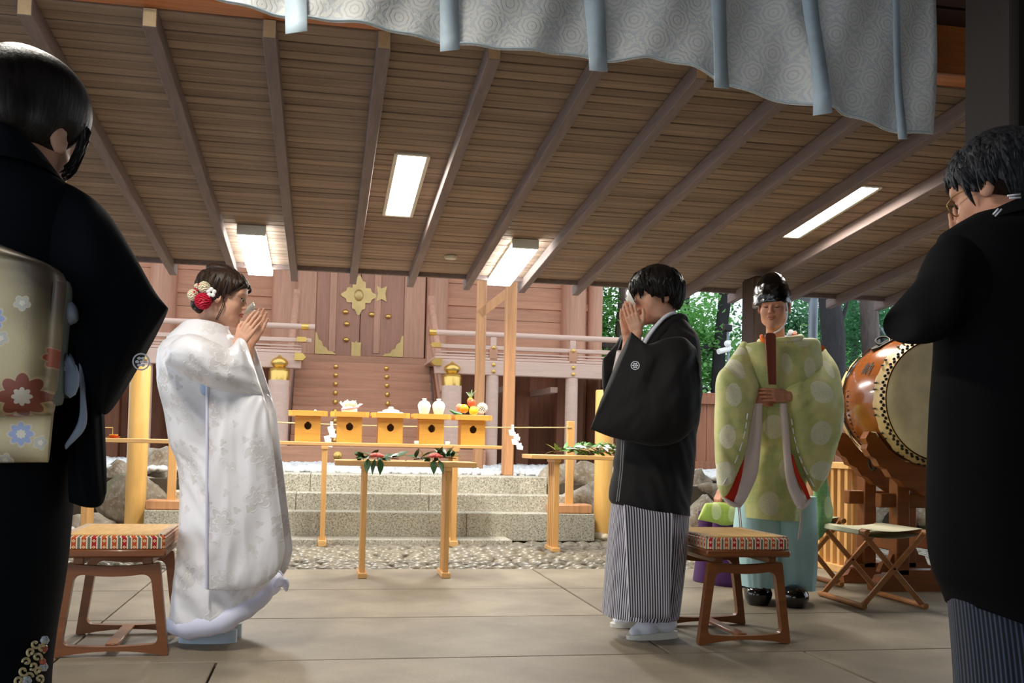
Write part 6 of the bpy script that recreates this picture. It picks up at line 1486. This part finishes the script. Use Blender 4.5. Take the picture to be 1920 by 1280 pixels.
bag([6.10, 6.10, 6.12, 6.14, 6.12], [(1338, 955), (1337, 1000), (1334, 1050), (1330, 1085), (1345, 1104)], [(1400, 955), (1400, 1000), (1405, 1050), (1410, 1095), (1400, 1109)], [.06, .08, .11, .13, .05], M_purp, 'trouser_leg', sp, 24, 26, .9, .012, 4)
bag([6.3, 6.3, 6.3, 6.3], [(1311, 958), (1311, 1000), (1307, 1050), (1302, 1088)], [(1336, 958), (1336, 1000), (1338, 1050), (1345, 1090)], [.05, .07, .1, .1], M_purp, 'trouser_leg', sp, 24, 26, .9, .012, 9)
# ------------------------------------------------------------------ guest at left, woman in dark kimono seen from behind
WY = 1.9
wm = thing('person', 'woman in blue-black kimono with gold flowered sash, seen from behind at left', 'person', (-.53, WY, 0))
hc = A(46, 262, 1.92); HR_ = frame3((.30, .95), .36)
b = head(hc, HR_, .98, 'closed', True, (-.065, 0, -.20), .005)
standing(b, A(-30, 900, WY)[0], WY+.02, (.1, 1), 1.50, False)
flesh(b, [(A(120, 400, 1.9), A(240, 580, 1.9), .045, .035), (A(250, 600, 1.92), A(180, 560, 2.05), .036, .026), (A(-60, 400, 1.9), A(-130, 600, 1.9), .045, .036)])
b.build('body', [M_skf, M_lip, M_hairk, M_eyew], wm, smooth=70)
zw = lambda az: (.060 if abs(az) < .6 else (.06-.03*(abs(az)-.6)/.7 if abs(az) < 1.3 else (.030 if abs(az) < 1.75 else .030-.090*min(1, (abs(az)-1.75)/.3))))
S = Sdf(); S.ell((-.014, 0, .045), (.108, .091, .096), .02)
for c_, r_ in (((-.075, 0, .078), (.062, .076, .058)), ((-.105, .005, .030), (.046, .058, .056)), ((-.02, 0, .108), (.078, .072, .040)), ((-.005, -.052, .080), (.080, .045, .055)), ((-.005, .052, .080), (.080, .045, .055)), ((-.085, 0, -.015), (.045, .062, .045))): S.ell(c_, r_, .035)
S.ell((.095, 0, -.035), (.080, .13, .090), .012, None, True); S.ell((-.01, 0, -.125), (.25, .25, .072), .012, None, True)
for q in (1, -1): S.ell((-.004, q*.105, -.018), (.034, .040, .042), .010, None, True)
V, F = S.mesh(.005); V = [HR_ @ (Vector(p)*.98)+hc for p in V]; MB().add(V, F.tolist()).build('hair', M_hairk, wm, smooth=180)
b = MB(); r = random.Random(77)
for k in range(26):      # side locks in front of the ear
    t0 = k/26; P = [(-.01+.05*t0, -.080, .09-.02*t0), (.022+.03*t0, -.088, .045), (.034+.018*t0, -.082, -.005), (.030+.018*t0, -.075, -.035-.015*t0), (.024+.014*t0, -.070, -.055-.015*t0)]
    b.tube([HR_ @ (Vector(p)+Vector((0, r.uniform(-.006, .004), 0)))*.98+hc for p in crv(P, 10)], [.0035*v for v in (.6, 1, 1, 1, 1, .9, .8, .6, .35, .05)], 5, flat=.5)
b.build('side_lock', M_hairk, wm, smooth=70)
b = MB()
for a_ in (-.5, 0, .5): b.ball(A(8, 100, 1.85)+Vector((a_*.03, 0, .004-a_*a_*.02)), (.016, .008, .010), 10)
b.tube([A(-4, 98, 1.85), A(20, 92, 1.86)], .004, 6); b.build('hair_pin', plain('mint_enamel', (150, 176, 160), .3, .3), wm, smooth=70)
robe(WY, [(300, -20, 312, 96, .085, .0), (322, -55, 338, 118, .10, .0), (350, -95, 362, 148, .12, 0), (400, -125, 402, 172, .13, 0), (480, -140, 480, 180, .135, 0), (560, -135, 560, 172, .13, 0), (640, -128, 640, 160, .125, 0), (740, -126, 740, 152, .135, 0), (820, -130, 820, 146, .15, 0), (880, -130, 880, 138, .155, 0), (960, -126, 960, 130, .155, 0), (1050, -140, 1050, 122, .15, 0), (1120, -145, 1120, 112, .145, 0), (1180, -148, 1180, 102, .14, 0), (1280, -150, 1280, 91, .135, 0), (1450, -150, 1450, 88, .13, 0), (1655, -150, 1655, 88, .135, 0)], M_blkw, 'kimono', wm, 70, 72, .95, -.012, 3, seed=4, tw=2)
rg = []      # collar set back from the nape
for (yl, xl, yr, xr, ry) in crv([(330, -62, 345, 124, .11), (290, -30, 318, 104, .105), (256, -12, 300, 90, .095), (262, -6, 306, 86, .08)], 12):
    a = A(xl, yl, WY); c = A(xr, yr, WY); q = (a+c)/2; rg.append([(q[0]+(c[0]-a[0])/2*math.cos(t), WY-.01+ry*math.sin(t), q[2]+(c[2]-a[2])/2*math.cos(t)+(.012 if math.sin(t) < 0 else -.03)*abs(math.sin(t))) for t in [2*PI*i/48 for i in range(48)]])
MB().loft(rg, False, False).build('collar', M_blkw, wm, smooth=180)
bag([1.9, 1.88, 1.86, 1.86, 1.87, 1.88], [(96, 335), (150, 356), (202, 398), (252, 478), (290, 545), (315, 577)], [(90, 600), (130, 690), (160, 745), (188, 772), (197, 777), (204, 772)], [.09, .10, .09, .075, .06, .03], M_blkw, 'sleeve', wm, 44, 34, .85, .012, 3, ff=4)
bag([1.86, 1.86, 1.87, 1.88], [(132, 640), (152, 640), (178, 660), (190, 720)], [(132, 942), (162, 951), (188, 948), (199, 925)], [.02, .035, .035, .015], M_blkw, 'hanging_sleeve', wm, 26, 34, .7, .008, 8, ff=4)
bag([1.80]*5, [(142, 612), (147, 660), (151, 740), (147, 790), (123, 832)], [(146, 614), (156, 660), (160, 740), (160, 800), (124, 842)], [.004, .006, .008, .012, .004], M_lblue, 'under_sleeve', wm, 26, 16, .8, .003, 1)
OY = 1.70
def obirow(rows, Ys, ws, nm, m_, e=.5, fold=.004): return bag(Ys, [(r[0], r[1]) for r in rows], [(r[2], r[3]) for r in rows], ws, m_, nm, wm, 30, 40, e, fold, 2)
obirow([(-130, 500, 118, 528), (-125, 478, 108, 505), (-110, 466, 60, 484), (-40, 460, 20, 468)][::-1]+[(-130, 540, 117, 545), (-132, 640, 110, 640), (-134, 735, 101, 735), (-134, 772, 98, 768), (-134, 786, 96, 778)], [1.70, 1.685, 1.68, 1.68, 1.68, 1.675, 1.675, 1.68, 1.69], [.05, .055, .06, .06, .06, .055, .05, .04, .02], 'sash_drum', M_obi)
bag([1.725]*4, [(-134, 735), (-40, 735), (60, 735), (103, 735)], [(-134, 868), (-40, 868), (60, 867), (90, 867)], [.006, .010, .010, .006], M_obi, 'sash_tail', wm, 16, 16, .6, .002, 2)
M_obl = cloth('grey_green_sash_back', (116, 126, 120), .6)
bag([1.70]*5, [(108, 515), (116, 545), (108, 640), (99, 745), (100, 760)], [(121, 524), (121, 545), (112, 640), (108, 745), (104, 760)], [.05, .06, .06, .05, .02], M_obl, 'sash_edge', wm, 20, 20, .7)
robe(WY, [(548, -138, 548, 176, .132, 0), (600, -134, 600, 168, .130, 0), (738, -130, 738, 158, .140, 0), (742, -126, 742, 152, .135, 0)], M_obi, 'waist_sash', wm, 16, 64, .95)
b = MB(); 
for (y0, rad) in ((585, .040), (680, .011)):
    pass
bag([1.76]*4, [(108, 560), (122, 556), (136, 566), (144, 580)], [(108, 612), (122, 612), (136, 606), (144, 600)], [.02, .035, .035, .02], M_lblue, 'sash_cloth', wm, 16, 20, .9, .006, 2)
MB().tube([A(x, y, 1.745) for x, y in crv([(104, 684), (114, 686), (124, 680), (136, 676)], 20)], [.011+.003*math.sin(i*1.7) for i in range(20)], 10).build('sash_cord', M_lblue, wm, smooth=180)
MB().ball(A(133, 712, 1.75), (.014, .012, .03), 10).build('cord_tassel', M_lblue, wm, smooth=180)
bag([1.735]*3, [(100, 690), (104, 720), (102, 750)], [(112, 690), (114, 720), (113, 750)], [.01, .012, .008], M_obi, 'sash_end', wm, 10, 14, .7)
crest(A(265, 678, 1.795), (-.15, -1, -.1), .015, wm)
def onk(px, py):      # a point on the near side of the kimono skirt
    xs = np.interp(py, [1050, 1120, 1180, 1280, 1450], [122, 112, 102, 91, 88]); xl = np.interp(py, [1050, 1120, 1180, 1280, 1450], [-140, -145, -148, -150, -150]); ry = .142
    u = max(-.98, min(.98, (px-(xs+xl)/2)/((xs-xl)/2))); return A(px, py, WY-ry*math.sqrt(1-u*u)-.006)
M_emb = plain('gold_embroidery', (214, 198, 150), .5, .2); M_emw = plain('white_embroidery', (206, 214, 224), .6); M_emo = plain('rust_embroidery', (190, 100, 70), .6)
b = MB()
for (sx, sy, r0, d, t0) in ((66, 1207, 9, 1, 0), (78, 1216, 8, -1, 1), (58, 1222, 8, 1, 2), (70, 1232, 9, -1, .5), (50, 1240, 8, 1, 3), (62, 1248, 8, -1, 2.2), (44, 1258, 9, 1, 1), (54, 1268, 8, -1, 0), (72, 1256, 7, 1, 2), (36, 1276, 9, 1, 2), (74, 1272, 8, -1, 1), (84, 1206, 6, 1, 1)):
    P = [onk(sx+r0*(1-.65*q)*math.cos(t0+d*q*5.5), sy+r0*(1-.65*q)*math.sin(t0+d*q*5.5)) for q in np.linspace(0, 1, 16)]; b.tube(P, [.0022]*15+[.003], 6)
b.build('embroidery', M_emb, wm, smooth=70)
b = MB()
for (sx, sy, r0) in ((84, 1200, 7), (82, 1250, 7), (50, 1276, 9)):
    for k in range(6): a_ = k*PI/3; b.ball(onk(sx+r0*.6*math.cos(a_), sy+r0*.6*math.sin(a_)), .0042, 8)
b.build('embroidery', M_emw, wm, smooth=70)
b = MB()
for (sx, sy) in ((83, 1216), (80, 1240)): b.ball(onk(sx, sy), .006, 8)
b.build('embroidery', M_emo, wm, smooth=70)
for s in (-1, 1): foot_sandal(A(-30, 900, WY)[0]+s*.07, WY+.02, (.05, 1), .24, .085, .04, M_solew, wm)
# ------------------------------------------------------------------ guest at right, man in black seen from behind
MY = 2.05
mn = thing('person', 'man with glasses in black jacket and dark striped trousers, seen from behind at right', 'person', (1.93, MY, 0))
hc = A(1874, 358, 2.13); HR_ = frame3((-.44, .90), .30, .02)
b = head(hc, HR_, 1.06, 'closed', False, (-.055, 0, -.20), .0045)
hand(b, A(1806, 456, 2.36), (-.1, .1, .97), (-.6, -.8, .1), -1, .72, (.4, .5, .3), .02, A(1740, 560, 2.22))
standing(b, 1.95, MY, (-.2, 1), 1.62)
flesh(b, [(A(1800, 480, 2.05), A(1705, 600, 2.1), .05, .042), (A(2020, 480, 2.05), A(2060, 640, 2.1), .05, .04)])
b.build('body', [M_sko, M_lipm, M_hairg, M_eyew], mn, smooth=70)
scalp(hc, HR_, 1.06, (.113, .093, .100), lambda az: (.055 if abs(az) < .8 else (.055-.07*(abs(az)-.8)/.5 if abs(az) < 1.3 else (.006 if abs(az) < 1.75 else .006-.070*min(1, (abs(az)-1.75)/.5)))), M_hairg, mn, 'hair', 41, 620, .008, .012, (-.014, 0, .042), .03, flick=.02, length=.75, shag=.7)
M_frm = plain('gold_glasses_frame', (150, 120, 70), .3, .8)
G = Sdf(); b = MB(); M_ = HR_*1.06
for q in (1, -1):
    b.tube([M_ @ Vector((.098-.006*abs(q*.032+.024*math.cos(t)-.032*q)*10*0, q*.032+.024*math.cos(t), -.002+.019*math.sin(t)))+hc for t in np.linspace(0, 2*PI, 25)], .0016, 6)
    b.tube([M_ @ Vector(p)+hc for p in ((.097, q*.056, .004), (.07, q*.077, .006), (.0, q*.085, .006), (-.012, q*.084, -.012))], .0016, 6)
b.tube([M_ @ Vector(p)+hc for p in ((.099, .009, .002), (.102, 0, .005), (.099, -.009, .002))], .0016, 6); b.build('glasses', M_frm, mn, smooth=70)
robe(MY, [(398, 1835, 402, 1990, .085, .0), (420, 1798, 424, 2030, .11, 0), (445, 1772, 448, 2056, .13, 0), (520, 1766, 520, 2070, .14, 0), (640, 1768, 640, 2070, .14, 0), (760, 1761, 760, 2068, .145, 0), (860, 1758, 860, 2066, .15, 0), (950, 1757, 950, 2064, .155, 0), (1020, 1761, 1035, 2062, .16, 0), (1070, 1772, 1130, 2058, .16, 0), (1105, 1790, 1200, 2050, .16, 0), (1130, 1800, 1230, 2040, .158, 0)], M_blkm, 'jacket', mn, 60, 64, .9, -.010, 4, seed=9)
robe(MY, [(1040, 1790, 1040, 2040, .13, 0), (1120, 1797, 1120, 2050, .14, 0), (1280, 1812, 1280, 2060, .15, 0), (1480, 1822, 1480, 2060, .16, 0), (1690, 1826, 1690, 2058, .165, 0)], M_hakb, 'hakama', mn, 24, 72, .9, .0, 5, seed=2, uvper=1.3, pleat=.10)
bag([2.06, 2.04, 2.02, 2.03, 2.06, 2.10], [(1815, 430), (1768, 448), (1742, 505), (1712, 540), (1684, 575), (1673, 600)], [(1815, 640), (1785, 622), (1755, 640), (1722, 645), (1694, 640), (1675, 622)], [.10, .10, .09, .085, .07, .03], M_blkm, 'sleeve', mn, 36, 30, .95, .010, 3, ff=4)
rg = []
for (yl, xl, yr, xr, ry) in crv([(428, 1806, 400, 2010, .11), (412, 1826, 372, 1985, .095), (404, 1838, 352, 1975, .085), (410, 1846, 360, 1970, .076)], 12):
    a = A(xl, yl, MY); c = A(xr, yr, MY); q = (a+c)/2; rg.append([(q[0]+(c[0]-a[0])/2*math.cos(t), MY-.01+ry*math.sin(t), q[2]+(c[2]-a[2])/2*math.cos(t)+(.012 if math.sin(t) < 0 else -.04)*abs(math.sin(t))) for t in [2*PI*i/48 for i in range(48)]])
MB().loft(rg, False, False).build('collar', M_blkm, mn, smooth=180)
for (x0, y0, x1, y1) in ((1893, 371, 1914, 370), (1889, 367, 1913, 364), (1862, 402, 1872, 391), (1866, 405, 1878, 392)): MB().tube([A(x0, y0, 1.945), A(x1, y1, 1.94)], .0022, 6).build('collar_stripe', M_wht, mn, smooth=180)
for s in (-1, 1): foot_sandal(1.95+s*.09, MY, (-.15, 1), .26, .095, .03, M_solew, mn)
sake_cup(A(1818, 418, 2.32), (.3, -.4, .85), .035, 'white cup at the lips of the man with glasses')
